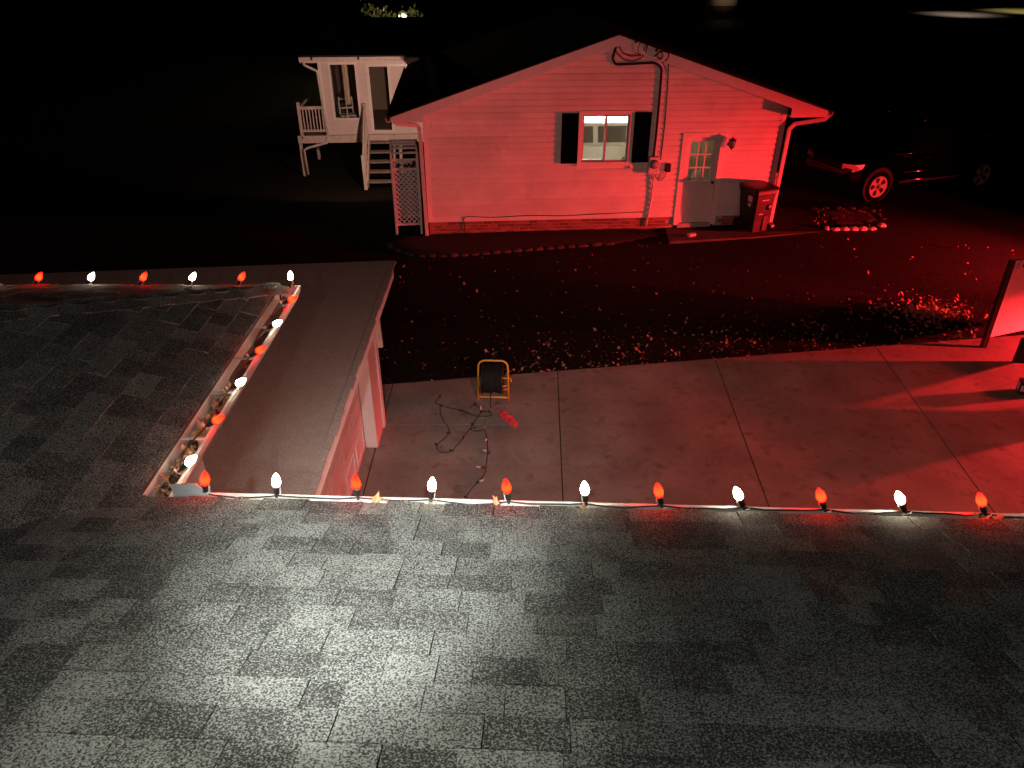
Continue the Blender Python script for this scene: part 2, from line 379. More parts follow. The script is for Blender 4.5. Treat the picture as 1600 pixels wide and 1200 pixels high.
# shingle tabs: a set of meshes shared by the tabs
def tab_mesh(w, t, skew, L=.126):
    a, b_ = skew
    lo = [(0, 0, -.003), (w, 0, -.003), (w - b_, L, -.004), (a, L, -.004)]
    hi = [(0, 0, t), (w, 0, t), (w - b_, L, .001), (a, L, .001)]
    return MB().hexa(lo + hi).mesh('shingle', M['shingle'])
TABS = {}
def tab(w, t, rnd):
    key = (round(w, 2), t, rnd.randrange(3))
    if key not in TABS: TABS[key] = tab_mesh(key[0] - .0016, t, (rnd.uniform(0, .0008), rnd.uniform(0, .0008)))
    return TABS[key], key[0]
n_tabs = 0; joined = MB(); joined_tone = []
def lay(which, parent, F, x0f, x1f, rows, seen, seed):
    global n_tabs, joined_tone
    rnd = random.Random(seed)
    for r in (reversed(range(rows)) if which == 'main' else range(rows)):
        y = r * EXPO; x = x0f(y) - rnd.uniform(0, .14); high = rnd.random() < .5
        end = x1f(y)
        while x < end:
            w = rnd.choice((.09, .11, .13, .14, .16, .17, .19, .22))
            t = .0095 if high else .0034
            me, w = tab(w, t, rnd)
            xa, xb = max(x, x0f(y)), min(x + w, end)
            if xb - xa > .02:
                if seen(xa, xb, y) and n_tabs < 296 and xb - xa > w - .001:
                    n_tabs += 1
                    dy = rnd.uniform(-.003, .003)
                    inst('shingle', me, parent, F @ Matrix.Translation((x, y + dy, .0008 * (n_tabs % 3))) @ Matrix.Rotation(rnd.uniform(-.006, .006), 4, 'Z'))
                else:
                    q = joined; T = F @ Matrix.Translation((0, y, 0)); L = .126
                    ya = x0f(y + EXPO); yb = x1f(y + EXPO)
                    p = [(xa, 0, -.003), (xb, 0, -.003), (min(xb, max(yb, xa)), L, -.004), (xa, L, -.004), (xa, 0, t), (xb, 0, t), (min(xb, max(yb, xa)), L, .001), (xa, L, .001)]
                    q.hexa([T @ Vector(a) for a in p]); joined_tone += [rnd.random()] * 6
            x += w; high = (not high) if rnd.random() < .8 else high
def seen_main(xa, xb, y):
    p = (fr(MO, MX, MU, MZ, (xa + xb) / 2, y + .07) - EYE); d = p.y * math.cos(PITCH) - p.z * math.sin(PITCH)
    if d < .4: return False
    u = 800 + p.x / d * FPX; v = 600 - (p.z * math.cos(PITCH) + p.y * math.sin(PITCH)) / d * FPX
    return -10 < u < 1610 and v < 1225
def seen_wing(xa, xb, y):
    p = (fr(WO, WX, WU, WZ, (xa + xb) / 2, y + .07) - EYE); d = p.y * math.cos(PITCH) - p.z * math.sin(PITCH)
    if d < .4: return False
    u = 800 + p.x / d * FPX; v = 600 - (p.z * math.cos(PITCH) + p.y * math.sin(PITCH)) / d * FPX
    return 0 < u < 1600 and v > 475
lay('main', main_roof, FM, lambda y: -1.50 - y * ca * 1.05, lambda y: 4.2, 27, seen_main, 3)
lay('wing', wing_roof, FW, lambda y: 2.13 - y * ca, lambda y: 4.27 - y * ca, 26, seen_wing, 5)
FH = frame_M(Vector((0, 4.27, EAVE)), Vector((-1, 0, 0)), Vector((0, -ca, sa)), Vector((0, sa, ca)))
lay('far', None, FH, lambda y: 1.45 + y * ca, lambda y: 6.2, 18, lambda *a: False, 9)
o = joined.build('shingles', M['shingle_far'], house, 'stuff')
at = o.data.attributes.new('tone', 'FLOAT', 'FACE'); at.data.foreach_set('value', joined_tone)
hd = Vector((-1, -1, SLOPE)).normalized()
for i in range(16):
    a = hipP(0, .012) + hd * (.14 * i); e1 = a + hd * .2
    s1, s2 = Vector((.08, -.08, -.024)), Vector((-.08, .08, -.024))
    q = MB(); t = Vector((0, 0, .007))
    q.loft([[a + s1, a + t, a + s2, a + s2 - t, a - t, a + s1 - t], [e1 + s1 - t * 1.5, e1 - t * .3, e1 + s2 - t * 1.5, e1 + s2 - t * 2, e1 - t * 1.8, e1 + s1 - t * 2]])
    q.build('hip_cap', M['shingle'], house, world=True)

# gutters
def gutter(name, A, B, out, straps=(), closed=True):
    A, B, out = Vector(A), Vector(B), Vector(out).normalized(); t = .0035
    prof = [(0, .0), (0, -.10), (.085, -.10), (.10, -.062), (.118, -.035), (.125, .0), (.111, .0), (.111, -.007), (.1175, -.007), (.112, -.03), (.094, -.058), (.081, -.0945), (t, -.0945), (t, 0)]
    ring = lambda p: [p + out * d + Vector((0, 0, z)) for d, z in prof]
    q = MB().loft([ring(A), ring(B)])
    o = q.build(name, M['white_metal'], house, world=True)
    for e in (A, B) if closed else ():
        MB().prism([e + out * d + Vector((0, 0, z)) for d, z in ((0, 0), (0, -.101), (.086, -.101), (.102, -.062), (.126, 0))], (B - A).normalized() * .003 * (1 if e == B else -1)).build('end_cap', M['white_metal'], o, world=False) if False else None
    for s in straps:
        c = A + (B - A) * s
        q = MB().bar(c + out * .002 + Vector((0, 0, -.004)), c + out * .118 + Vector((0, 0, -.004)), .016, .003)
        q.v = [tuple(Vector(v) - house.location) for v in q.v]; q.build('strap', M['white_metal'], o)
    return o
LIP = 4.02
def sludge(A, B, out, name='gutter_dirt'):
    out = Vector(out).normalized(); A, B = Vector(A), Vector(B)
    r2 = random.Random(4); rings = []
    for i in range(30):
        p = A + (B - A) * (i / 29); h = r2.uniform(-.082, -.068)
        rings.append([p + out * .006 + Vector((0, 0, -.094)), p + out * .080 + Vector((0, 0, -.094)), p + out * .084 + Vector((0, 0, h + .006)), p + out * .045 + Vector((0, 0, h - .006)), p + out * .006 + Vector((0, 0, h + .012))])
    MB().loft(rings).build(name, M['soil'], house, world=True)
mdir = Vector((math.cos(ang), math.sin(ang), 0)); mout = Vector((-math.sin(ang), math.cos(ang), 0))
gA = Vector((-1.36, 2.17, LIP)) - mdir * 0 + mout * (-.03 + 1.36 * 0) ; gA = Vector((-1.33, 2.12 + 1.33 * .0402, LIP)); gB = gA + mdir * 6
gutter('gutter', gA, gB, mout, (.04, .14, .24, .34, .44, .54))
wA, wB = Vector((-1.463, 2.20, LIP)), Vector((-1.463, 4.33, LIP))
gutter('gutter', wA, wB, (1, 0, 0), (.22, .40, .56, .73, .90))
sludge(wA, wB, (1, 0, 0)); sludge(gA, gB, mout)
q = MB(); q.prism([wB + Vector((0, 0, .0)), wB + Vector((0, 0, -.1)), wB + Vector((.087, 0, -.1)), wB + Vector((.104, 0, -.06)), wB + Vector((.127, 0, .003))], (0, .006, 0)).build('gutter_end_cap', M['white_metal'], house, world=True)
fA, fB = Vector((-6.6, 4.205, LIP - .004)), Vector((-1.47, 4.205, LIP - .004))
gutter('gutter', fA, fB, (0, 1, 0), (.9, .78, .66))
# fascia boards behind them, soffits, walls under the wing
MB().bar(gA + mout * -.012 + Vector((0, 0, -.09)), gB + mout * -.012 + Vector((0, 0, -.09)), .02, .18).build('fascia', M['white_trim'], house, world=True)
MB().bar(wA + Vector((-.012, 0, -.09)), wB + Vector((-.012, 0, -.09)), .02, .18).build('fascia', M['white_trim'], house, world=True)
MB().box((-6.6, 4.18, LIP - .18), (-1.48, 4.20, LIP - .01)).build('fascia', M['white_trim'], house, world=True)
MB().box((-2.75, 2.0, 3.80), (-1.50, 4.27, 3.83)).build('soffit', M['white_trim'], house, world=True)
MB().box((-1.45, 1.55, 3.80), (6, 1.95, 3.83)).build('soffit', M['white_trim'], house, world=True)
MB().box((-2.5, 1.3, 0), (-1.70, 3.27, 3.79)).build('corner_wall', M['our_siding'], house, world=True)
MB().box((-6.5, 1.3, 0), (-2.76, 4.2, 3.79)).build('wing_wall', M['our_siding'], house, world=True)
MB().box((-1.69, 1.2, 0), (6, 1.52, 3.79)).build('front_wall', M['our_siding'], house, world=True)
# splash guard in the inner corner
q = MB(); c = Vector((-1.335, 2.275, LIP))
q.prism([c + Vector((0, 0, -.02)), c + Vector((.155, .0, -.02)), c + Vector((.10, .004, .055)), c + Vector((0, .0, .055))], (0, .003, 0)); q.build('splash_guard', M['grey_metal'], house, world=True)

# ------------------------------------------------------------------ our attached garage with the flat roof
ga = empty('attached_garage', (-1.8, 6, 0), 0, 'low flat-roofed attached garage with pale panelled door beside the driveway', 'garage')
zr = 2.36; rt = [(-7.4, 2.4, zr), (-1.48, 2.4, zr), (-1.51, 8.98, zr), (-7.4, 8.40, zr)]
q = MB(); q.prism([Vector(p) for p in rt], (0, 0, -.02)); q.build('flat_roof', M['roll_roof'], ga, world=True)
# ragged roofing edge along the eave
q = MB(); rnd = random.Random(2); y = 2.4
while y < 8.9:
    L = rnd.uniform(.12, .3); y2 = min(y + L, 8.95); x = -1.48 - .03 * (y - 2.4) / 6.58; e = rnd.uniform(0, .018)
    q.box((x - .05, y, zr - .010), (x + .012 + e, y2 - .004, zr + .0035)); y = y2
q.build('roof_edge', M['roll_roof'], ga, world=True)
MB().hexa([(-1.535, 2.4, zr - .21), (-1.500, 2.4, zr - .21), (-1.53, 8.92, zr - .21), (-1.565, 8.92, zr - .21), (-1.535, 2.4, zr - .022), (-1.500, 2.4, zr - .022), (-1.53, 8.92, zr - .022), (-1.565, 8.92, zr - .022)]).build('fascia', M['white_trim'], ga, world=True)
MB().hexa([(-7.4, 8.33, zr - .21), (-1.54, 8.93, zr - .21), (-1.54, 8.96, zr - .21), (-7.4, 8.36, zr - .21), (-7.4, 8.33, zr - .022), (-1.54, 8.93, zr - .022), (-1.54, 8.96, zr - .022), (-7.4, 8.36, zr - .022)]).build('fascia', M['white_trim'], ga, world=True)
MB().box((-2.1, 2.4, zr - .20), (-1.54, 8.9, zr - .18)).build('soffit', M['white_trim'], ga, world=True)
MB().box((-6.9, 2.4, 0), (-2.02, 8.15, zr - .21)).build('inner_wall', M['our_siding'], ga, world=True)
MB().box((-6.9, 8.152, 0), (-1.81, 8.72, zr - .21)).build('end_wall', M['our_siding'], ga, world=True)
MB().box((-1.808, 8.60, .02), (-1.79, 8.725, zr - .22)).build('corner_board', M['white_trim'], ga, world=True)
MB().box((-1.965, 8.10, .035), (-1.808, 8.149, zr - .22)).build('door_jamb', M['white_trim'], ga, world=True)
MB().box((-2.0, 3.0, zr - .34), (-1.85, 8.098, zr - .212)).build('door_header', M['white_trim'], ga, world=True)
gdoor = MB().box((-2.015, 3.2, .04), (-2.0, 8.095, zr - .345)).build('garage_door', M['white_trim'], ga, world=True)
zz = .045; hs = (zr - .345 - .045) / 4
for k in range(4):
    q = MB(); z0, z1 = zz + k * hs + .003, zz + (k + 1) * hs - .003
    q.box((-1.998, 3.21, z0), (-1.97, 8.09, z1))
    n = 8; w = (8.09 - 3.21) / n
    for j in range(n):
        y0, y1 = 3.21 + j * w + .07, 3.21 + (j + 1) * w - .07
        a, b_ = z0 + .09, z1 - .09
        for (p0, p1) in (((y0, a), (y1, a + .025)), ((y0, b_ - .025), (y1, b_)), ((y0, a + .026), (y0 + .025, b_ - .026)), ((y1 - .025, a + .026), (y1, b_ - .026))):
            q.box((-1.9695, p0[0], p0[1]), (-1.953, p1[0], p1[1]))
    q.v = [tuple(Vector(v) - ga.location) for v in q.v]; q.build('door_panel', M['door'], gdoor)
# end of the far eave gutter, with its short leader
q = MB(); q.bar((-1.775, 8.70, 2.10), (-1.755, 8.72, 1.24), .07, .05, (0, 1, 0)); q.build('downspout', M['white_metal'], ga, world=True)

# ------------------------------------------------------------------ strings of lit bulbs
def bulb_prof(): return [(.0105, .019), (.0150, .028), (.0172, .038), (.0160, .049), (.0118, .062), (.0068, .072), (.0028, .078), (.0008, .080)]
bmesh_w = MB().lathe(bulb_prof(), n=14).mesh('bulb', M['white_bulb']); bmesh_r = MB().lathe(bulb_prof(), n=14).mesh('bulb', M['red_bulb'])
sk = MB().lathe([(.008, -.012), (.0110, -.010), (.0110, .012), (.0128, .013), (.0128, .0195), (.010, .0205)], n=10)
sk.box((-.006, -.004, -.03), (.006, .004, -.011)); smesh = sk.mesh('socket', M['black'])
cl = MB(); cl.box((-.009, -.016, -.028), (.009, -.0135, .012)); cl.box((-.009, -.016, -.031), (.009, .02, -.028)); cmesh = cl.mesh('clip', M['white_metal'])
def light_string(label, items, sag):
    t = empty('light_string', items[0][0], 0, label, 'light string', 'strings of red and white bulbs along the gutters')
    path = []
    for i, (p, d, red) in enumerate(items):
        p, d = Vector(p), Vector(d).normalized()
        m = Matrix.Translation(p - t.location) @ d.to_track_quat('Z', 'Y').to_matrix().to_4x4()
        o = inst('bulb', bmesh_r if red else bmesh_w, t, m); o['label'] = 'glowing red bulb' if red else 'glowing warm white bulb'
        inst('socket', smesh, o); inst('clip', cmesh, o)
        q = p - d * .02
        if path:
            a = path[-1]
            for f in (.25, .5, .75): path.append(a + (q - a) * f + Vector(sag) * (4 * f * (1 - f)) * random.uniform(.4, 1.3) + Vector((0, 0, random.uniform(-.004, .004))))
        path.append(q)
    w = MB().tube([x - t.location for x in path], .0034, 6); w.build('wire', M['wire'], t)
    return t
lipm = lambda x: gA + mdir * ((x - gA.x) / math.cos(ang)) + mout * .118
its = []
for i, (x, tl) in enumerate(((-1.215, .12), (-.93, .06), (-.61, -.05), (-.32, .10), (-.02, -.14), (.28, -.10), (.57, -.26), (.88, -.48), (1.19, -.42), (1.49, -.52), (1.79, -.46), (2.1, -.2), (2.41, -.3))):
    its.append((lipm(x) + Vector((0, 0, .022)), (tl + .0, .22, .95), i % 2 == 0))
light_string('string of red and white bulbs along the near horizontal gutter', its, (0, -.012, -.004))
its = []
for i, (y, d) in enumerate(((2.43, (.75, .25, .6)), (2.75, (.85, .05, .5)), (3.07, (.85, .15, .5)), (3.40, (.85, .12, .5)), (3.72, (.85, .05, .45)), (4.05, (.9, .0, .45)))):
    its.append(((-1.352, y, LIP + .02), d, i % 2 == 1))
light_string('short string of red and white bulbs on the left gutter running away from the camera', its, (-.03, 0, -.004))
its = []
for i, x in enumerate((-1.40, -1.73, -2.04, -2.35, -2.68, -3.01, -3.33, -3.65)):
    its.append(((x, 4.335, LIP + .02), ((.1, .2, 1) if i == 0 else (.55, .45, .8)), i % 2 == 1))
light_string('string of red and white bulbs behind the far hip edge of the left roof', its, (0, .01, -.01))
# ------------------------------------------------------------------ leaf litter
def leaf(q, p, s, rnd, flat=.25):
    a = rnd.uniform(0, math.tau); c, s_ = math.cos(a), math.sin(a)
    tx, ty = rnd.gauss(0, flat), rnd.gauss(0, flat); n = 5
    pts = []
    for k in range(10):
        th = k * math.tau / 10; r = s * (.5 if k % 2 == 0 else .27) * rnd.uniform(.8, 1.2) * (1.15 if k == 0 else 1)
        x, y = r * math.cos(th), r * math.sin(th) * .85
        X, Y = x * c - y * s_, x * s_ + y * c
        pts.append(Vector((p[0] + X, p[1] + Y, p[2] + X * tx + Y * ty + abs(y) * rnd.uniform(.1, .5))))
    lowest = min(v.z for v in pts) - p[2]
    pts = [v - Vector((0, 0, lowest - .002)) for v in pts]
    cen = Vector((p[0], p[1], sum(v.z for v in pts) / 10 - .004))
    q.add([cen] + pts, [(0, 1 + k, 1 + (k + 1) % 10) for k in range(10)])
rnd = random.Random(11); q = MB()
clusters = [(rnd.uniform(-.2, 8.4), abs(rnd.gauss(0, .7)) + .1) for _ in range(46)]
cnt = 0
while cnt < 900:
    if rnd.random() < .34:
        cx, dy = rnd.choice(clusters); x = cx + rnd.gauss(0, .30); y = edge_y(x) + max(.02, dy + rnd.gauss(0, .2))
        if x < 2 and rnd.random() < .45: continue
    else:
        x = rnd.uniform(-2.5, 12); y = rnd.uniform(9.9, 16.5)
        if y < edge_y(x) + .03 or rnd.random() < (y - 10) / 7.5 or rnd.random() < .35: continue
    leaf(q, (x, y, ground_z(x, y) + .012), rnd.choice((.028, .034, .042, .05, .062)) * rnd.uniform(.8, 1.25), rnd, .5); cnt += 1
for _ in range(70):
    x = rnd.uniform(-1.5, 8); leaf(q, (x, edge_y(x) - abs(rnd.gauss(0, .12)), .022), rnd.uniform(.03, .07), rnd)
tag(q.build('fallen_leaves', M['leaf']), 'dry fallen leaves scattered on the dark lawn beyond the driveway', kind='stuff')
q = MB(); pc = on_z(1452, 492)
for _ in range(520):
    r = abs(rnd.gauss(0, .5)); a = rnd.uniform(0, math.tau)
    x, y = pc.x + 1.25 * r * math.cos(a), pc.y + .85 * r * math.sin(a)
    leaf(q, (x, y, .02 + max(0, .10 - .1 * r) * rnd.random()), rnd.uniform(.05, .09), rnd, .45)
tag(q.build('pile_of_leaves', M['leaf']), 'dense drift of dry leaves on the lawn near the white panel', kind='stuff')
q = MB()
def gleaves(A, B, n, zlo, zhi, s, spread):
    for _ in range(n):
        f = rnd.random(); p = Vector(A) + (Vector(B) - Vector(A)) * f + Vector((rnd.uniform(-1, 1) * spread, rnd.uniform(-1, 1) * spread, rnd.uniform(zlo, zhi)))
        leaf(q, p, rnd.uniform(*s), rnd, .6)
ax = -1.405
gleaves((ax, 2.25, LIP), (ax, 2.62, LIP), 48, -.07, -.02, (.02, .045), .03)
gleaves((ax, 2.62, LIP), (ax, 3.2, LIP), 45, -.085, -.05, (.03, .055), .03)
gleaves((ax, 3.2, LIP), (ax, 4.2, LIP), 12, -.09, -.08, (.025, .04), .03)
gleaves((-1.40, 2.225, LIP), (-1.30, 2.215, LIP), 26, -.03, .015, (.02, .042), .025)
mi = lambda x: gA + mdir * ((x - gA.x) / math.cos(ang)) + mout * .068
gleaves(mi(-1.28), mi(-1.0), 30, -.05, -.01, (.025, .05), .022)
for x in (-.5, -.42, .25, .32, .62, .66, .70, 1.2, 1.24, 1.3, 1.34, 1.75, 1.8, 1.85, -.1):
    gleaves(mi(x - .03), mi(x + .03), 4, -.04, .012, (.02, .04), .015)
for _ in range(46):   # twigs and pine needles caught in the gutter
    x = rnd.uniform(-1.0, 2.1); p = mi(x) + mout * rnd.uniform(-.03, .03); d = Vector((rnd.uniform(-1, 1), rnd.uniform(-.3, .5), rnd.uniform(-.1, .55)))
    q.tube([p + Vector((0, 0, -.03)), p + d * rnd.uniform(.03, .07)], .0013, 3)
tag(q.build('gutter_leaves', M['gleaf']), 'dead leaves and twigs caught in the white gutters', kind='stuff')
def one_leaf(p, s, label, tilt):
    q = MB(); r2 = random.Random(int(s * 1e4)); leaf(q, (0, 0, 0), s, r2, .3)
    o = q.build('leaf', M['gleaf']); o.location = p; o.rotation_euler = tilt; tag(o, label, 'leaf')
one_leaf(mi(-.535) + Vector((0, .03, .012)), .062, 'pale curled leaf standing up in the near gutter beside a red bulb', (R(70), .3, .2))
one_leaf(on_z(735, 642, .03), .10, 'pale pink leaf among the dark wires, nearest the reel frame', (0, 0, .5))
one_leaf(on_z(753, 654, .03), .10, 'pale leaf lying between the looped wires and the red cloth', (.2, 0, 1.5))
one_leaf(on_z(755, 669, .03), .11, 'pale leaf touching the lower loop of the wires on the concrete', (0, .2, 2.5))
q = MB(); rg = random.Random(5)
for _ in range(9000):
    x = rg.uniform(-3, 12); y = edge_y(x) + abs(rg.gauss(0, .9)) - .015
    h = rg.uniform(.02, .055); a = rg.uniform(0, math.tau); w = .004
    b0 = Vector((x, y, ground_z(x, y))); d = Vector((math.cos(a) * w, math.sin(a) * w, 0)); tip = Vector((rg.gauss(0, .02), rg.gauss(0, .02), h))
    q.add([b0 - d, b0 + d, b0 + tip], [(0, 1, 2)])
tag(q.build('grass', M['grass']), 'short dark grass along the driveway edge', kind='stuff')

# ------------------------------------------------------------------ neighbour's garage
RHO = R(4.0); GX = Vector((math.cos(RHO), math.sin(RHO), 0)); GN = Vector((-math.sin(RHO), math.cos(RHO), 0)); G0 = Vector((-1.9, 16.49, 0))
ng = empty('neighbour_garage', G0, RHO, 'gabled white-sided garage glowing red, with lit window and half-glazed door', 'garage')
def F(u, v, out=0.0):   # pixel on the facade -> local (s, z)
    p = on_plane(u, v, G0 - GN * out, GN) - G0; return p.dot(GX), p.z
AP, AZ, K = 4.06, 4.24, .325; W = 7.95; LOW = .20
top = lambda s: AZ - K * abs(s - AP)
bot = lambda s: top(s) - LOW
WIN = (3.36, 4.57, 1.55, 2.73); DR = (5.70, 6.69, .14, 2.24)
# wall sheathing behind the siding, with the two openings left open
q = MB(); Y0, Y1 = .02, .12
def wall_piece(s0, s1, z0, z1f):
    n = max(1, int((s1 - s0) / .5))
    for i in range(n):
        a, b_ = s0 + (s1 - s0) * i / n, s0 + (s1 - s0) * (i + 1) / n
        q.hexa([(a, Y0, z0), (b_, Y0, z0), (b_, Y1, z0), (a, Y1, z0), (a, Y0, z1f(a)), (b_, Y0, z1f(b_)), (b_, Y1, z1f(b_)), (a, Y1, z1f(a))])
tf = lambda s: top(s) - .06
wall_piece(0, WIN[0] + .06, .2, tf); wall_piece(WIN[1] - .06, DR[0] + .06, .2, tf); wall_piece(DR[1] - .06, W, .2, tf)
wall_piece(WIN[0] + .06, WIN[1] - .06, .2, lambda s: WIN[2] + .06); wall_piece(WIN[0] + .06, AP, WIN[3] - .06, tf); wall_piece(AP, WIN[1] - .06, WIN[3] - .06, tf)
wall_piece(DR[0] + .06, DR[1] - .06, DR[3] - .06, tf)
q.build('gable_wall', M['siding'], ng)
# siding boards one by one
SZ = .335; SE = .1265; i = 0
while True:
    z0, z1 = SZ + i * SE, SZ + (i + 1) * SE; i += 1
    def span(z): 
        h = (AZ - LOW + .03 - z) / K
        return max(.075, AP - h), min(W - .075, AP + h)
    a0, b0 = span(z0); a1, b1 = span(z1)
    if b0 - a0 < .15: break
    if b1 < a1: a1 = b1 = AP
    cuts = []
    for o in (WIN, DR):
        if z0 < o[3] - .02 and z1 > o[2] + .02: cuts.append((o[0] + .01, o[1] - .01))
    segs = [((a0, a1), None)]; prev = (a0, a1)
    out = []
    for c0, c1 in sorted(cuts): out.append((prev, (c0, c0))); prev = (c1, c1)
    out.append((prev, (b0, b1)))
    seamed = []
    for (l0, l1), (r0, r1) in out:   # long runs are two lengths lapped at a seam
        if r0 - l0 > 2.4:
            m_ = random.uniform(l0 + 1.0, r0 - 1.0); seamed += [((l0, l1), (m_ - .0015, m_ - .0015)), ((m_ + .0015, m_ + .0015), (r0, r1))]
        else: seamed.append(((l0, l1), (r0, r1)))
    for (l0, l1), (r0, r1) in seamed:
        b = MB(); tl, th = -.026, -.002
        zm = z0 + .088; fm = (zm - z0) / (z1 - z0); lm, rm = l0 + (l1 - l0) * fm, r0 + (r1 - r0) * fm
        b.loft([[(l0, tl, z0), (r0, tl, z0), (r0, .018, z0), (l0, .018, z0)], [(lm, tl + .003, zm), (rm, tl + .003, zm), (rm, .018, zm), (lm, .018, zm)], [(l1, th, z1), (r1, th, z1), (r1, .018, z1), (l1, .018, z1)]])
        b.build('siding_board', M['siding'], ng)
for a, b_ in ((0, .075), (W - .075, W)):
    MB().box((a - .02 if a == 0 else a, -.03, SZ), (b_ if a == 0 else b_ + .02, .05, bot(a) + .05)).build('corner_trim', M['white_trim'], ng)
# rake boards with boxed returns
for sgn, se in ((-1, -.65), (1, 8.76)):
    q = MB(); c = 0 if sgn < 0 else W; zret = 2.60 if sgn < 0 else 2.585
    poly = [(AP, -.30, bot(AP)), (c, -.30, bot(c)), (c, -.30, zret), (se, -.30, zret), (se, -.30, top(se)), (AP, -.30, top(AP))]
    if sgn > 0: poly = poly[::-1]
    # two convex pieces keep the outline
    q.prism([(AP, -.30, bot(AP)), (AP, -.30, top(AP)), (c, -.30, top(c)), (c, -.30, bot(c))], (0, .022, 0)); q.build('rake_board', M['white_trim'], ng)
    q = MB(); q.prism([(c, -.30, top(c)), (c, -.30, zret), (se, -.30, zret), (se, -.30, top(se))], (0, .022, 0)); q.build('eave_return', M['white_trim'], ng)
    q = MB(); q.hexa([(AP, -.277, bot(AP) - 0), (c, -.277, bot(c)), (c, .018, bot(c)), (AP, .018, bot(AP)), (AP, -.277, bot(AP) + .015), (c, -.277, bot(c) + .015), (c, .018, bot(c) + .015), (AP, .018, bot(AP) + .015)]); q.build('rake_soffit', M['white_trim'], ng)
    q = MB(); q.box((c, -.277, zret + .002), (se, 7.2, zret + .02)); q.build('eave_soffit', M['white_trim'], ng)
    q = MB(); th = .05
    o2 = .05 * sgn
    q.hexa([(AP, -.335, top(AP) + .004), (se + o2, -.335, top(se + o2) + .004), (se + o2, 7.3, top(se + o2) + .004), (AP, 7.3, top(AP) + .004), (AP, -.335, top(AP) + .03), (se + o2, -.335, top(se + o2) + .03), (se + o2, 7.3, top(se + o2) + .03), (AP, 7.3, top(AP) + .03)])
    q.build('roof_slope', M['dark_roof'], ng)
    q = MB(); q.box((se, -.27, zret + .01), (se + .02 * sgn, 7.2, top(se))); q.build('eave_fascia', M['white_trim'], ng)
    q = MB(); a = se + .022 * sgn; e = .11 * sgn
    q.prism([(a, -.30, 2.69), (a, -.30, 2.60), (a + e * .7, -.30, 2.60), (a + e, -.30, 2.68), (a + e, -.30, 2.69), (a + e * .9, -.30, 2.69), (a + e * .62, -.30, 2.62), (a + .012 * sgn, -.30, 2.62), (a + .012 * sgn, -.30, 2.69)], (0, 7.4, 0)); q.build('eave_gutter', M['white_metal'], ng)
def spout(pts): 
    b = MB()
    for p, r in zip(pts, pts[1:]): b.bar(p, Vector(r) + (Vector(r) - Vector(p)).normalized() * .015, .075, .06, (0, 1, 0))
    b.build('downspout', M['white_metal'], ng)
spout([(8.83, -.22, 2.61), (8.77, -.20, 2.52), (8.16, -.10, 2.41), (8.06, -.09, 2.30), (8.02, -.09, .16), (8.04, -.2, .12)])
spout([(-.60, -.22, 2.60), (-.55, -.2, 2.56), (-.13, -.10, 2.50), (-.085, -.10, 2.42), (-.06, -.10, .06), (-.08, -.2, .02)])
# side walls, back wall, floor and ceiling inside
MB().box((0, .122, -.3), (.1, 7.0, 2.62)).build('side_wall', M['siding'], ng)
MB().box((W - .1, .122, -.3), (W, 7.0, 2.62)).build('side_wall', M['siding'], ng)
MB().box((.1, 6.9, -.3), (W - .1, 7.0, 2.7)).build('back_wall', M['interior'], ng)
MB().box((.1, .122, -.2), (W - .1, 6.9, .16)).build('garage_floor', M['concrete'], ng)
MB().box((.1, .122, 2.66), (W - .1, 6.9, 2.70)).build('ceiling', M['interior'], ng)
for x in (4.1,): MB().bar((x - 2.6, 3.7, 2.63), (x + .8, 3.7, 2.63), .14, .04).build('ceiling_tube', M['tube'], ng)
MB().box((5.3, .122, .16), (5.36, 3.2, 2.655)).build('partition_wall', M['beige'], ng)
# brick plinth, brick by brick
MB().box((0, .0, -.25), (DR[0] + .02, .11, SZ - .002)).build('mortar_bed', M['mortar'], ng); MB().box((DR[1] - .02, .0, -.25), (W, .11, SZ - .002)).build('mortar_bed', M['mortar'], ng)
bm = [MB().box((0, 0, 0), (w, .03, .062)).mesh('brick', M['brick']) for w in (.198, .096)]
rb = random.Random(3)
for c in range(6):
    z = SZ - .008 - .0745 * (c + 1) + .006; s = .002 - (.104 if c % 2 else 0)
    while s < W - .1:
        me = bm[0]; a = s
        if s < 0: me, a = bm[1], .002
        w = .198 if me is bm[0] else .096
        if not (a + w > DR[0] and a < DR[1]) and z > -.14:
            inst('brick', me, ng, Matrix.Translation((a, -.013 + rb.uniform(-.003, .003), z)))
        s += .208
# brick facing low on the right side, seen edge on
for c in range(17):
    inst('brick', bm[0], ng, Matrix.Translation((W + .02, .02 + (.1 if c % 2 else 0), .05 + c * .0745)) @ Matrix.Rotation(R(90 if c % 2 == 0 else 0), 4, 'Z') if False else Matrix.Translation((W + .022, .02, .05 + c * .0745)) @ Matrix.Scale(.62 if c % 2 else .5, 4, (1, 0, 0)))
MB().box((W + .001, .03, -.2), (W + .09, 3.0, 1.30)).build('brick_facing', M['mortar'], ng)
# window
wd = MB(); a, b_, c, d = WIN; t = .085
wd.box((a, -.045, d - t), (b_, .03, d)); wd.box((a - .01, -.055, c), (b_ + .01, .03, c + t)); wd.box((a, -.045, c + t), (a + t, .03, d - t)); wd.box((b_ - t, -.045, c + t), (b_, .03, d - t))
win = wd.build('window', M['white_trim'], ng)
mid = (a + b_) / 2
for s0, s1, dy in ((a + t, mid + .02, .03), (mid - .02, b_ - t, .0)):
    z0, z1 = c + t, d - t; f = .045
    q = MB(); q.box((s0, dy, z0), (s1, dy + .028, z0 + f)); q.box((s0, dy, z1 - f), (s1, dy + .028, z1)); q.box((s0, dy, z0 + f), (s0 + f, dy + .028, z1 - f)); q.box((s1 - f, dy, z0 + f), (s1, dy + .028, z1 - f))
    q.build('sash', M['sash'], win)
    MB().box((s0 + f, dy + .012, z0 + f), (s1 - f, dy + .016, z1 - f)).build('pane', M['glass'], win)
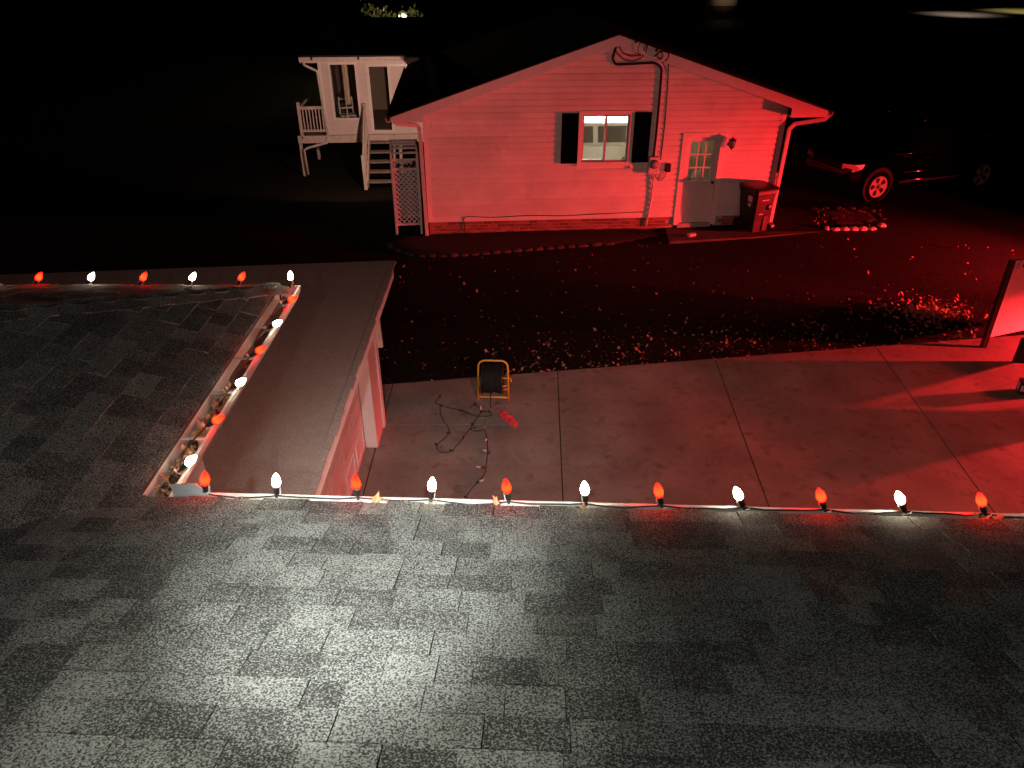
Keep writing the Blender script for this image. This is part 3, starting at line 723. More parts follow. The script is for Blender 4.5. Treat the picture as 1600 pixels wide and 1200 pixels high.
# shutters
for s0, s1 in ((2.985, 3.35), (4.58, 4.945)):
    z0, z1 = 1.62, 2.69
    q = MB(); f = .045; y0 = -.072
    q.box((s0, y0, z0), (s0 + f, -.017, z1)); q.box((s1 - f, y0, z0), (s1, -.017, z1))
    for zc in (z0, (z0 + z1) / 2 - .03, z1 - .06): q.box((s0 + f, y0, zc), (s1 - f, -.017, zc + .06))
    q.box((s0 + f, -.036, z0 + .06), (s1 - f, -.029, z1 - .06)); sh = q.build('shutter', M['shutter'], ng)
    for zz0, zz1 in ((z0 + .06, (z0 + z1) / 2 - .03), ((z0 + z1) / 2 + .03, z1 - .06)):
        n = 9; st = (zz1 - zz0) / n
        for k in range(n):
            z = zz0 + k * st
            MB().hexa([(s0 + f, y0 + .004, z), (s1 - f, y0 + .004, z), (s1 - f, -.037, z + st * .5), (s0 + f, -.037, z + st * .5), (s0 + f, y0 + .004, z + .012), (s1 - f, y0 + .004, z + .012), (s1 - f, -.037, z + st * .5 + .012), (s0 + f, -.037, z + st * .5 + .012)]).build('slat', M['shutter'], sh)
# door with nine panes
df = MB(); a, b_, c, d = DR
df.box((a, -.045, c), (a + .12, .10, d)); df.box((b_ - .12, -.045, c), (b_, .10, d)); df.box((a + .12, -.045, d - .1), (b_ - .12, .10, d))
df.build('door_frame', M['white_trim'], ng)
MB().box((a + .10, -.05, c - .1), (b_ - .10, .12, c + .035)).build('door_sill', M['grey_metal'], ng)
da, db, dz0, dz1 = a + .123, b_ - .123, c + .04, d - .103
L0, L1, Z0, Z1 = da + .10, db - .12, 1.16, 2.04
q = MB(); y0, y1 = .03, .07
q.box((da, y0, dz0), (db, y1, Z0)); q.box((da, y0, Z1), (db, y1, dz1)); q.box((da, y0, Z0), (L0, y1, Z1)); q.box((L1, y0, Z0), (db, y1, Z1))
dr = q.build('door', M['door'], ng)
for k in (1, 2):
    s = L0 + (L1 - L0) * k / 3; MB().box((s - .011, y0 - .006, Z0), (s + .011, y1, Z1)).build('muntin', M['white_trim'], dr)
for k in (1, 2):
    z = Z0 + (Z1 - Z0) * k / 3
    for m3 in range(3):
        x0 = L0 + (L1 - L0) * m3 / 3 + (.0115 if m3 else 0); x1 = L0 + (L1 - L0) * (m3 + 1) / 3 - (.0115 if m3 < 2 else 0)
        MB().box((x0, y0 - .006, z - .011), (x1, y1, z + .011)).build('muntin', M['white_trim'], dr)
for k in range(3):
    for m3 in range(3):
        x0, x1 = L0 + (L1 - L0) * k / 3 + .012, L0 + (L1 - L0) * (k + 1) / 3 - .012; z0, z1 = Z0 + (Z1 - Z0) * m3 / 3 + .012, Z0 + (Z1 - Z0) * (m3 + 1) / 3 - .012
        MB().box((x0, .048, z0), (x1, .052, z1)).build('pane', M['glass'], dr)
q = MB().lathe([(.028, 0), (.028, .006), (.012, .012), (.012, .04), (.03, .05), (.034, .065), (.026, .08), (.005, .085)], (0, -1, 0), (db - .055, y0, 1.12), 12); q.build('door_knob', M['brass'], dr)
# meter, junction box, conduits, cables
S0, Zm0 = F(1011, 271, .06); S1, Zm1 = F(1030, 244, .06)
q = MB().bbox((S0, -.15, Zm0), (S1, -.018, Zm1), .012)
mt = q.build('electric_meter', M['white_metal'], ng)
mc = ((S0 + S1) / 2, -.15, Zm0 + .6 * (Zm1 - Zm0))
MB().lathe([(.085, 0), (.085, .02), (.075, .03), (.07, .075), (.055, .085), (.001, .086)], (0, -1, 0), mc, 18).build('meter_dial', M['grey_metal'], mt)
MB().lathe([(.098, 0), (.098, .022), (.088, .024)], (0, -1, 0), mc, 18).build('meter_ring', M['black'], mt)
a = F(1038, 268, .05); b_ = F(1048, 255, .05)
MB().bbox((a[0], -.12, a[1]), (b_[0], -.018, b_[1]), .012).build('junction_box', M['black'], ng)
def line(px, r, name, m, out=.03, n=8):
    pts = []
    for i, uv in enumerate(px):
        s, z = F(uv[0], uv[1], out if len(uv) < 3 else uv[2]); pts.append((s, -(out if len(uv) < 3 else uv[2]), z))
    # smooth the polyline a little
    sm = [pts[0]]
    for p0, p1, p2 in zip(pts, pts[1:], pts[2:]):
        p0, p1, p2 = Vector(p0), Vector(p1), Vector(p2); l = min((p1 - p0).length, (p2 - p1).length) * .35
        A = p1 + (p0 - p1).normalized() * l; B = p1 + (p2 - p1).normalized() * l
        sm += [A, (A + B) / 4 + p1 / 2, B]
    sm.append(pts[-1])
    MB().tube(sm, r, n).build(name, m, ng)
line([(963, 71), (957, 92), (962, 101), (1024, 98), (1034, 106), (1032, 135), (1026, 205), (1021, 245)], .026, 'conduit', M['rubber'], .05)
line([(1045, 95), (1043, 140), (1039, 195), (1032, 250)], .011, 'cable', M['wire'], .03)
line([(961, 70), (963, 82, .1), (975, 94, .16), (990, 96, .2), (1003, 90, .26), (1010, 80, .3), (1012, 69, .34)], .012, 'cable', M['wire'], .06)
line([(966, 70), (972, 82, .1), (984, 88, .16), (998, 87, .22), (1007, 78, .3), (1010, 68, .34)], .012, 'cable', M['wire'], .06)
line([(1000, 67, .34), (997, 76, .34), (997, 84, .33), (1001, 87, .3)], .008, 'cable', M['wire'], .33)
line([(1022, 89, .33), (1027, 84, .35), (1031, 80, .36), (1036, 85, .36), (1035, 91, .36), (1029, 93, .36), (1026, 87, .36), (1030, 81, .36), (1038, 80, .36), (1045, 83, .36), (1045, 90, .36), (1039, 96, .34)], .012, 'cable', M['wire'], .35)
line([(1032, 93, .3), (1037, 100, .1), (1041, 112, .05)], .010, 'cable', M['wire'], .2)
for u, v in ((994, 65), (1026, 79)): 
    s, z = F(u, v, .33); MB().lathe([(.022, 0), (.03, .02), (.02, .05), (.004, .055)], (0, -1, 0), (s, -.31, z), 10).build('insulator', M['black'], ng)
line([(1022, 271, .07), (1018, 310), (1009, 354)], .021, 'conduit', M['white_metal'], .05)
line([(1023, 271), (1026, 280), (1032, 283), (1038, 277), (1041, 268)], .008, 'cable', M['wire'], .06)
line([(1025, 271), (1028, 278), (1034, 279), (1037, 268)], .006, 'cable', M['wire'], .05)
line([(725, 362), (727, 352), (724, 342), (729, 338), (770, 340), (830, 336.5), (880, 337.5), (930, 334.5), (1006, 331)], .009, 'cable', M['wire'], .035)
# wall lantern
s, z = F(1143, 223, .12); ln = MB()
y = -.17
ln.lathe([(.001, .16), (.008, .13), (.02, .11), (.085, .075), (.09, .065)], o=(s, y, z), n=6, smooth=False); ln.lathe([(.05, -.10), (.058, -.085), (.02, -.12), (.008, -.15)][::-1], o=(s, y, z), n=6, smooth=False)
for k in range(6):
    an = k * math.tau / 6; ln.bar((s + .053 * math.cos(an), y + .053 * math.sin(an), z - .09), (s + .076 * math.cos(an), y + .076 * math.sin(an), z + .07), .01, .01)
ln.tube([(s, y, z - .12), (s, y + .06, z - .12), (s - .005, -.03, z - .06)], .011, 6); ln.lathe([(.05, 0), (.05, .02), (.02, .03)], (0, -1, 0), (s - .005, -.018, z - .05), 10)
lan = ln.build('wall_lantern', M['black'], ng)
MB().lathe([(.045, -.085), (.068, .068)], o=(s, y, z), n=6, smooth=False).build('lantern_glass', M['lamp_glass'], lan)

# things seen through the door glass
sh = empty('cabinet', G0 + GX * 6.55 + GN * 1.6, RHO, 'cream cabinet inside the garage, seen through the upper door panes', 'cabinet')
q = MB().box((-.25, 0, .16), (.5, .5, 2.2)).build('carcass', M['cream'], sh); MB().box((-.23, -.02, 1.2), (.10, -.002, 2.15)).build('cabinet_door', M['cream'], sh); MB().box((.12, -.02, 1.2), (.48, -.002, 2.15)).build('cabinet_door', M['cream'], sh)
bg = empty('paper_bag', G0 + GX * 6.38 + GN * .75, RHO, 'white bag on a dark box just inside the door, behind its lowest pane', 'bag')
MB().loft([[(-.10, 0, .86), (.12, 0, .86), (.12, .14, .86), (-.10, .14, .86)], [(-.11, -.01, 1.0), (.13, -.01, 1.0), (.13, .15, 1.0), (-.11, .15, 1.0)], [(-.06, .04, 1.16), (.09, .05, 1.2), (.09, .08, 1.2), (-.06, .09, 1.16)]]).build('bag_body', M['label'], bg)
bx = empty('storage_box', G0 + GX * 6.3 + GN * .7, RHO, 'dark storage box just inside the half-glazed door', 'box')
MB().bbox((-.35, 0, .16), (.35, .5, .85), .02).build('box_body', M['darkwood'], bx); MB().bbox((-.36, -.01, .851), (.36, .51, .858), .003).build('lid', M['black'], bx)
point('hall_light', tuple(G0 + GX * 6.0 + GN * 1.3 + Vector((0, 0, 2.5))), 10, (1, .85, .6), .1)

# ------------------------------------------------------------------ vehicles
def wheel(parent, x, y, r, w, m_rim, out=-1, rim_r=None):
    rim_r = rim_r or r * .66
    n = 32; pr = [(rim_r * .98, -w / 2), (r * .93, -w / 2), (r, -w * .36), (r, w * .36), (r * .93, w / 2), (rim_r * .98, w / 2), (rim_r * .9, w * .3), (rim_r * .9, -w * .3), (rim_r * .98, -w / 2)]
    q = MB().loft([[(x + rr * math.cos(k * math.tau / n), y + h, r + rr * math.sin(k * math.tau / n)) for k in range(n)] for rr, h in pr], False, False, True)
    wh = q.build('wheel', M['truck_tyre'], parent)
    f = y + out * w * .5
    q = MB(); seg = 60
    for k in range(seg):
        a0, a1 = k * math.tau / seg, (k + 1) * math.tau / seg
        P3 = lambda rr, a, dy: (x + rr * math.cos(a), f + dy, r + rr * math.sin(a))
        def quad(r0, r1, d0, d1): q.add([P3(r0, a0, d0), P3(r1, a0, d1), P3(r1, a1, d1), P3(r0, a1, d0)], [(0, 1, 2, 3)])
        o = -out
        quad(rim_r * .86, rim_r * 1.0, .012 * o, -.004 * o); quad(.0001, rim_r * .34, .010 * o, .016 * o)
        ph = (k + .5) / seg * 5 % 1
        if .29 < abs(ph - .5): quad(rim_r * .34, rim_r * .86, .016 * o, .012 * o)
        elif .18 < abs(ph - .5): quad(rim_r * .34, rim_r * .46, .016 * o, .02 * o); quad(rim_r * .80, rim_r * .86, .012 * o, .012 * o)
    q.build('rim', m_rim, wh)
    MB().lathe([(rim_r * .85, 0), (rim_r * .85, .01)], (0, 1, 0), (x, f - out * .06, r), 24, False).build('brake_disc', M['black'], wh)
    q = MB()
    for k in range(6):
        a = k * math.tau / 6; q.lathe([(.014, 0), (.014, .02)], (0, out, 0), (x + rim_r * .22 * math.cos(a), f + out * -.012, r + rim_r * .22 * math.sin(a)), 6)
    q.lathe([(.035, 0), (.03, .02)], (0, out, 0), (x, f - out * .012, r), 10); q.build('lug_nut', M['black'], wh)
def section(x, hw, z0, z1, rnd_=.08, tuck=.06):   # half-rounded body cross-section
    return [(x, -hw + tuck, z0), (x, hw - tuck, z0), (x, hw, z0 + .18), (x, hw, (z0 + z1) / 2 + .05), (x, hw - .02, z1 - rnd_), (x, hw - rnd_ - .03, z1), (x, -hw + rnd_ + .03, z1), (x, -hw + .02, z1 - rnd_), (x, -hw, (z0 + z1) / 2 + .05), (x, -hw, z0 + .18)]
def vehicle(name, loc, rz, label, cat, paint, suv):
    """front towards -x; near side is -y"""
    t = empty(name, loc, rz, label, cat)
    hw = .95 if not suv else .92; Lx = 5.6 if not suv else 4.7
    belt = 1.16 if not suv else 1.18; zb = .42 if not suv else .32
    q = MB()
    st = [(0.0, hw * .82, zb + .12, .84), (.10, hw * .93, zb + .02, .98), (.35, hw, zb, 1.06), (1.25, hw, zb, belt - .01), (1.6, hw, zb, belt)]
    st += [(3.4, hw, zb, belt), (3.45, hw, zb, belt + .02), (5.45, hw, zb + .06, belt + .02), (5.6, hw * .97, zb + .12, belt)] if not suv else [(3.9, hw, zb, belt + .02), (4.5, hw * .97, zb + .05, belt + .02), (4.7, hw * .9, zb + .15, belt - .15)]
    q.loft([section(*a) for a in st], smooth=False); q.build('body', paint, t)
    roof = 1.88 if not suv else 1.72
    cs = [(1.45, hw - .05, belt - .02, hw - .09, belt + .02), (2.15, hw - .04, belt - .02, hw - .22, roof - .03), (2.5, hw - .04, belt - .02, hw - .23, roof), (3.3, hw - .04, belt - .02, hw - .23, roof)] if not suv else [(1.15, hw - .05, belt - .02, hw - .1, belt + .02), (1.85, hw - .04, belt - .02, hw - .2, roof - .04), (2.3, hw - .04, belt - .02, hw - .21, roof), (3.8, hw - .04, belt - .02, hw - .2, roof - .01), (4.4, hw - .06, belt - .02, hw - .2, roof - .12), (4.62, hw - .1, belt - .02, hw - .2, belt + .05)]
    if not suv: cs.append((3.48, hw - .05, belt - .02, hw - .2, belt + .04))
    q = MB(); q.loft([[(x, -a, z0), (x, a, z0), (x, b_, z1 - .05), (x, b_ - .08, z1), (x, -b_ + .08, z1), (x, -b_, z1 - .05)] for x, a, z0, b_, z1 in cs]); q.build('cabin', paint, t)
    gl = [(1.95, 2.62), (2.72, 3.28)] if not suv else [(1.62, 2.55), (2.68, 3.55), (3.72, 4.25)]
    for sd in (-1, 1):
        for i, (x0, x1) in enumerate(gl):
            y0, y1 = hw - .033, hw - .185; z0, z1 = belt + .03, roof - .13
            l = .28 if i == 0 else 0; r_ = 0 if i < len(gl) - 1 else (.12 if suv else .0)
            pts = [(x0, sd * y0, z0), (x1, sd * y0, z0), (x1 - r_, sd * y1, z1 - (.05 if r_ else 0)), (x0 + l, sd * y1, z1)]
            q = MB().prism(pts, (0, sd * .012, 0)); q.build('side_window', M['car_glass' if suv else 'truck_glass'], t)
            # door handle below
            hx = x1 - .12; q = MB(); q.bbox((hx - .2, sd * (hw + .032) - .008, belt - .135), (hx, sd * (hw + .032) + .008, belt - .105), .004); q.box((hx - .19, sd * hw - .002, belt - .13), (hx - .17, sd * (hw + .026), belt - .11)); q.box((hx - .03, sd * hw - .002, belt - .13), (hx - .01, sd * (hw + .026), belt - .11))
            if i < 2: q.build('door_handle', M['chrome'] if not suv else paint, t)
        # added glint strips, headlight, mirror, wheels
        x0, x1 = 1.7, 3.35
        if not suv: MB().tube([(x0 - .3, sd * (hw - .055), belt + .008), (x0 + .5, sd * (hw - .045), belt + .014), (x1, sd * (hw - .045), belt + .014)], .013, 10).build('glint_belt_trim', M['chrome'], t); MB().tube([(1.66, sd * (hw + .045), zb + .085), (2.6, sd * (hw + .055), zb + .085), (3.7, sd * (hw + .045), zb + .085)], .02, 10).build('glint_step_bar', M['chrome'], t); MB().tube([(1.75, sd * (hw + .006), .70), (2.5, sd * (hw + .012), .705), (3.3, sd * (hw + .006), .71)], .016, 10).build('glint_door_molding', M['chrome'], t)  # chrome tubes added to catch glints along the truck side
        MB().box((1.62, sd * hw - .001, zb + .02), (3.7, sd * (hw + .05), zb + .07)).build('running_board', M['black'], t)
        q = MB(); q.prism([(.04, sd * hw * .62, .83), (.04, sd * hw * .62, .99), (.16, sd * hw * .935, 1.01), (.42, sd * (hw + .004), 1.02), (.36, sd * (hw + .004), .9), (.14, sd * hw * .945, .83)], (-.03, sd * .012, 0)); q.build('headlight', M['lamp_glass'], t)
        q = MB(); q.bbox((1.72, sd * (hw + .16) - .08, belt + .0), (1.84, sd * (hw + .16) + .10, belt + .24), .03); q.box((1.75, sd * (hw - .03), belt + .06), (1.80, sd * (hw + .1), belt + .1)); q.build('side_mirror', paint, t)
        for wx in (.98, Lx - 1.12): 
            q = MB().lathe([(.46, 0), (.46, .006)], (0, sd, 0), (wx, sd * (hw - .003), .43), 28, False); q.build('wheel_arch', M['black'], t)
            wheel(t, wx, sd * (hw - .10), .40 if not suv else .36, .25, M['alloy'], sd, .275 if not suv else None)
    q = MB(); q.prism([(1.46, -hw + .14, belt + .05), (1.46, hw - .14, belt + .05), (2.06, hw - .28, roof - .10), (2.06, -hw + .28, roof - .10)], (-.02, 0, .012)) if not suv else q.prism([(1.16, -hw + .14, belt + .05), (1.16, hw - .14, belt + .05), (1.76, hw - .28, roof - .10), (1.76, -hw + .28, roof - .10)], (-.02, 0, .012)); q.build('windscreen', M['car_glass' if suv else 'truck_glass'], t)
    q = MB(); q.bbox((-.06, -hw * .84, .45), (.08, hw * .84, .62), .03); q.build('bumper', paint, t)
    q = MB()
    for k in range(4): q.bbox((-.02, -hw * .55, .67 + k * .075), (.03, hw * .55, .70 + k * .075), .008)
    q.build('grille', M['truck'], t)
    if not suv:
        for sd in (-1, 1): MB().tube([(2.3, sd * .62, roof + .0), (2.36, sd * .62, roof + .05), (3.15, sd * .62, roof + .05), (3.22, sd * .62, roof)], .016, 8).build('glint_roof_rail', M['chrome'], t)  # rails added to give the glints on the cab roof
    return t
va = R(19); fwd = Vector((-math.cos(va), -math.sin(va), 0)); side = Vector((math.sin(va), -math.cos(va), 0))
wc = on_z(1372, 292, .40)
vloc = wc - (-fwd) * .98 - side * (.95 + .02); vloc.z = 0
vehicle('pickup_truck', vloc, va, 'dark pickup truck with one red-lit wheel parked right of the garage', 'pickup truck', M['truck'], False)
vc = G0 + GX * 1.68 + GN * 3.85 + Vector((0, 0, .16))
vehicle('parked_car', vc, RHO + math.pi * 0, 'white car parked inside the garage, seen through its lit window', 'car', M['car_white'], True)

# ------------------------------------------------------------------ refuse bin
bn = empty('wheeled_bin', Vector((5.62, 16.70, .07)), R(22), 'dark wheeled refuse bin with lid beside the half-glazed door', 'bin')
H = 1.0
q = MB(); rr = lambda w, d0, d1, z, c=.04: [(-w + c, -d0, z), (w - c, -d0, z), (w, -d0 + c, z), (w, d1 - c, z), (w - c, d1, z), (-w + c, d1, z), (-w, d1 - c, z), (-w, -d0 + c, z)]
q.loft([rr(.23, .24, .24, .04), rr(.24, .25, .26, .30), rr(.28, .30, .33, .90), rr(.29, .31, .34, .92), rr(.29, .31, .34, H)]); q.build('body', M['bin'], bn)
q = MB(); q.loft([rr(.315, .335, .36, H + .002), rr(.32, .34, .36, H + .035), rr(.29, .30, .33, H + .07), rr(.20, .20, .25, H + .085)]); q.build('lid', M['bin'], bn)
MB().tube([(-.24, .37, .93), (-.24, .42, .95), (.24, .42, .95), (.24, .37, .93)], .018, 8).build('handle', M['bin'], bn)
for sx in (-1, 1): MB().lathe([(.03, -.03), (.12, -.03), (.13, -.02), (.13, .02), (.12, .03), (.03, .03)], (1, 0, 0), (sx * .25, .27, .13), 18).build('wheel', M['rubber'], bn)
q = MB(); q.bbox((.02, -.275, .06), (.15, -.235, .42), .015); q.build('recess_panel', M['black'], bn)
MB().lathe([(.075, 0), (.06, .02), (.02, .022)], (0, -1, .1), (.13, -.288, .62), 14).build('emblem', M['black'], bn)
def dashes(x0, z, n, dx, y): 
    q = MB(); rd2 = random.Random(n)
    x = x0
    for k in range(n): 
        w = dx * rd2.uniform(.5, .8); q.box((x, y, z), (x + w, y + .004, z + .02)); x += dx
    return q
dashes(-.10, .78, 9, .021, -.301).build('raised_print', M['label'], bn)
q = MB(); q.box((-.12, -.279, .46), (-.01, -.272, .475)); q.build('raised_print', M['label'], bn)
q = MB(); q.box((-.284, -.16, .74), (-.272, -.02, .86)); q.box((-.276, -.13, .62), (-.266, -.04, .70)); q.build('sticker', M['label'], bn)
lb = empty('loose_brick', on_z(1080, 369, .075), .5, 'single loose brick lying on the pad in front of the door', 'brick')
MB().bbox((-.10, -.05, 0), (.10, .05, .065), .006).build('brick_body', M['rock'], lb)

# ------------------------------------------------------------------ trellis arbour left of the garage
ar = empty('garden_arbour', on_z(640, 366, .0), R(6), 'white lattice garden arbour standing at the left corner of the garage', 'arbour')
aw, ah, adp = .285, 1.72, .62
def arch(y):
    b = MB(); return b
for dy in (0, adp):
    for sx in (-1, 1):
        q = MB(); q.bar((sx * aw, dy, -.04), (sx * aw, dy, ah), .05, .04); q.build('leg_post', M['white_trim'], ar)
top_arc = lambda f: (f * adp, ah + .34 * math.sin(math.pi * f) ** .8)
for sx in (-1, 1):
    pts = [Vector((sx * aw, *top_arc(k / 10))) for k in range(11)]
    q = MB()
    for p, r2 in zip(pts, pts[1:]): q.bar(p, r2, .05, .04, (1, 0, 0))
    q.build('arch_side', M['white_trim'], ar)
for k in range(11):
    if k % 1 == 0:
        y, z = top_arc(k / 10); MB().bar((-aw + .026, y, z), (aw - .026, y, z), .03, .045).build('rung', M['white_trim'], ar)
for dy in (0, adp):
    z0, z1 = .24, 1.52
    MB().bar((-aw + .026, dy, z0), (aw - .026, dy, z0), .03, .04).build('rail', M['white_trim'], ar); MB().bar((-aw + .026, dy, z1), (aw - .026, dy, z1), .03, .04).build('rail', M['white_trim'], ar)
    x0, x1 = -aw + .027, aw - .027; step = .115; hgt = z1 - z0; wid = x1 - x0
    for dirn in (1, -1):
        c = -hgt
        while c < wid + hgt:
            # line x = c + dirn... clipped to the frame
            pts = []
            for tt in range(0, 201):
                z = hgt * tt / 200; x = c + z if dirn > 0 else c + (hgt - z)
                if 0 <= x <= wid: pts.append((x, z))
            if len(pts) > 4:
                (xa, za), (xb, zb2) = pts[0], pts[-1]
                MB().bar((x0 + xa, dy + .008 * dirn, z0 + za), (x0 + xb, dy + .008 * dirn, z0 + zb2), .026, .008, (0, 1, 0)).build('lattice_slat', M['white_trim'], ar)
            c += step

# ------------------------------------------------------------------ edging stones and rocks
def stone(name, p, sx, sy, sz, rz, m, label, cat, group, seed):
    r2 = random.Random(seed); q = MB(); n = 7
    rings = []
    for k, (f, z) in enumerate(((.8, -.1), (1, .2), (.98, .62), (.7, .95), (.25, 1.05))):
        ring = []
        for i in range(n * 2):
            a = i * math.tau / (n * 2); e = 1 / max(abs(math.cos(a)), abs(math.sin(a))); e = 1 + (e - 1) * .55
            ring.append((sx / 2 * f * e * math.cos(a) * r2.uniform(.9, 1.08), sy / 2 * f * e * math.sin(a) * r2.uniform(.9, 1.08), sz * z * r2.uniform(.93, 1.05)))
        rings.append(ring)
    q.loft(rings, True, True, True); o = q.build(name, m); o.location = p; o.rotation_euler = (r2.uniform(-.08, .08), r2.uniform(-.08, .08), rz)
    tag(o, label, cat, group); return o
path = [on_z(u, v, .0) for u, v in ((604, 382), (614, 389), (628, 395), (650, 400), (700, 401), (750, 397.5), (800, 393.5), (850, 389.5), (900, 386), (962, 381))]
k = 0
for a, b_ in zip(path, path[1:]):
    L = (b_ - a).length; n = max(1, round(L / .27))
    for i in range(n):
        p = a + (b_ - a) * ((i + .5) / n); d = b_ - a
        stone('edging_stone', Vector((p.x, p.y, ground_z(p.x, p.y) - .02)), L / n * .9, .11, random.uniform(.05, .085), math.atan2(d.y, d.x) + random.uniform(-.06, .06), M['stone'], 'low block in the curved stone edging along the mulch bed', 'edging stone', 'stones edging the bed before the garage', k); k += 1
names = ('small upright rock at the left end of the rock row by the concrete pad', 'second rock from the pad in the pale row edging the bed', 'third rock from the pad in the pale row edging the bed', 'rough middle rock in the pale row edging the bed', 'dark rounded rock, fifth from the pad in the pale row', 'brightest long rock near the far right end of the pale row', 'large round rock at the right corner of the garden bed')
for k, (u, v, s, h) in enumerate(((1291, 361.5, .10, .12), (1304.5, 362.5, .21, .10), (1319, 362, .21, .11), (1332.5, 362, .22, .115), (1347, 362, .21, .12), (1361.5, 361.5, .22, .10), (1376.5, 357.5, .20, .13))):
    stone('rock', on_z(u, v, .02), s, .17, h, random.uniform(-.2, .3), M['rock'], names[k], 'rock', 'pale rocks edging the garden bed', 100 + k)
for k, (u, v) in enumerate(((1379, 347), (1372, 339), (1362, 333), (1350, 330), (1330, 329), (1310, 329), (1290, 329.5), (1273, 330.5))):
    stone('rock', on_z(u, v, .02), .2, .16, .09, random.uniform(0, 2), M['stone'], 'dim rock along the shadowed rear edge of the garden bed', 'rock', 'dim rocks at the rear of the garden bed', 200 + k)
q = MB(); r3 = random.Random(4)
for _ in range(240):
    u, v = r3.uniform(1270, 1370), r3.uniform(330, 356)
    p = on_z(u, v, .05)
    a = r3.uniform(0, 6.28); l = r3.uniform(.05, .16)
    q.add([p, p + Vector((math.cos(a) * l, math.sin(a) * l, r3.uniform(.02, .1))), p + Vector((math.cos(a + .3) * l * .7, math.sin(a + .3) * l * .7, r3.uniform(.01, .06)))], [(0, 1, 2)])
tag(q.build('dead_undergrowth', M['leaf']), 'withered plants in the small garden bed', kind='stuff')

# ------------------------------------------------------------------ cord reel, wires and cloth on the driveway
rl = empty('cord_reel', Vector((-.275, 9.31, .02)), R(-3), 'black hose reel in a yellow tube frame standing on the driveway', 'reel')
hw, ht = .215, .68
pts = [(-hw - .012, 0, 0), (-hw, 0, ht - .12)] + [(-hw + .1 - .1 * math.cos(a), 0, ht - .1 + .1 * math.sin(a)) for a in (R(20), R(45), R(70), R(90))] + [(hw - .1 + .1 * math.sin(a), 0, ht - .1 + .1 * math.cos(a)) for a in (0, R(20), R(45), R(70))] + [(hw, 0, ht - .12), (hw + .012, 0, 0)]
MB().tube(pts, .014, 10).build('frame', M['yellow'], rl)
MB().tube([(-hw, 0, .06), (hw, 0, .06)], .013, 10).build('crossbar', M['yellow'], rl)
q = MB(); q.tube([(-hw, .02, .34), (-hw, .30, .015)], .012, 8); q.tube([(hw, .02, .34), (hw, .30, .015)], .012, 8); q.tube([(-hw, .30, .014), (hw, .30, .014)], .012, 8); q.build('rear_stand', M['yellow'], rl)
q = MB(); q.tube([(.13, -.02, .40), (hw - .01, -.02, .40), (hw + .05, -.02, .40)], .011, 8); q.tube([(hw + .05, -.02, .40), (hw + .05, -.10, .40)], .011, 8); q.build('crank', M['yellow'], rl)
MB().tube([(.13, -.04, .27), (hw - .01, -.01, .27)], .010, 8).build('bracket', M['yellow'], rl)
for x in (-.17, .125):
    MB().lathe([(.03, 0), (.225, .0), (.23, .006), (.225, .014), (.03, .014)], (1, 0, 0), (x, .02, .36), 28).build('flange', M['black'], rl)
q = MB(); rr2 = random.Random(6)
for layer in range(1):
    for k in range(15):
        x = -.148 + k * .0185; ra = .195 + rr2.uniform(-.012, .012)
        ring = [Vector((x + rr2.uniform(-.003, .003), .02 + ra * math.cos(a * math.tau / 26), .36 + ra * math.sin(a * math.tau / 26))) for a in range(27)]
        q.tube(ring, .0098, 6, False)
q.build('wound_cord', M['rubber'], rl)
MB().lathe([(.17, 0), (.17, .28)], (1, 0, 0), (-.156, .02, .36), 20).build('drum', M['black'], rl)
q = MB(); q.tube([(-.03, -.17, .30), (-.035, -.10, .05), (-.04, -.12, .012), (-.02, -.22, .010)], .008, 6); q.build('cord_end', M['rubber'], rl)

ws = empty('wire_string', on_z(735, 670, .02), 0, 'tangled unlit string of bulbs lying looped on the concrete driveway', 'light string')
C6 = lambda x, y: on_z(560 + x / 4, 520 + y / 4, .03)
lines = [[(510, 400), (482, 432), (515, 455), (575, 470), (640, 485), (700, 508), (740, 520), (800, 522), (832, 512), (820, 495), (770, 487), (730, 445), (700, 470)],
         [(512, 458), (512, 500), (530, 545), (560, 590), (566, 628), (530, 668), (490, 702), (497, 735), (540, 748), (585, 738), (620, 700), (656, 657), (712, 578), (765, 497), (800, 492)],
         [(735, 590), (700, 600), (730, 615), (775, 605), (785, 570), (790, 610), (803, 660), (808, 750), (800, 810), (788, 880), (742, 938), (700, 985), (672, 1030), (664, 1085)]]
def smooth(pts, n=4):
    out = []
    for i in range(len(pts) - 1):
        p0, p1, p2, p3 = pts[max(i - 1, 0)], pts[i], pts[i + 1], pts[min(i + 2, len(pts) - 1)]
        for k in range(n):
            t = k / n; out.append(.5 * ((2 * p1) + (p2 - p0) * t + (2 * p0 - 5 * p1 + 4 * p2 - p3) * t * t + (3 * p1 - p0 - 3 * p2 + p3) * t ** 3))
    out.append(pts[-1]); return out
for L in lines:
    pts = smooth([C6(*p) - ws.location for p in L]); MB().tube(pts, .006, 6).build('wire', M['wire'], ws)
sk2 = MB().lathe([(.011, -.02), (.014, .02), (.014, .03)], n=8).mesh('socket', M['black']); db = MB().lathe([(.011, .03), (.016, .05), (.014, .075), (.004, .1)], n=8).mesh('bulb', M['dead_bulb'])
for i, (x, y) in enumerate(((510, 400), (515, 455), (640, 485), (820, 495), (566, 628), (490, 702), (585, 738), (656, 657), (712, 578), (765, 497), (730, 445), (803, 660), (815, 750), (780, 845), (742, 938), (672, 1030))):
    p = C6(x, y) - ws.location + Vector((0, 0, .006)); d = Vector((random.uniform(-1, 1), random.uniform(-1, 1), .15)).normalized()
    m = Matrix.Translation(p) @ d.to_track_quat('Z', 'Y').to_matrix().to_4x4(); s = inst('socket', sk2, ws, m)
    if i in (11, 12, 14, 13, 9): inst('bulb', db, s)

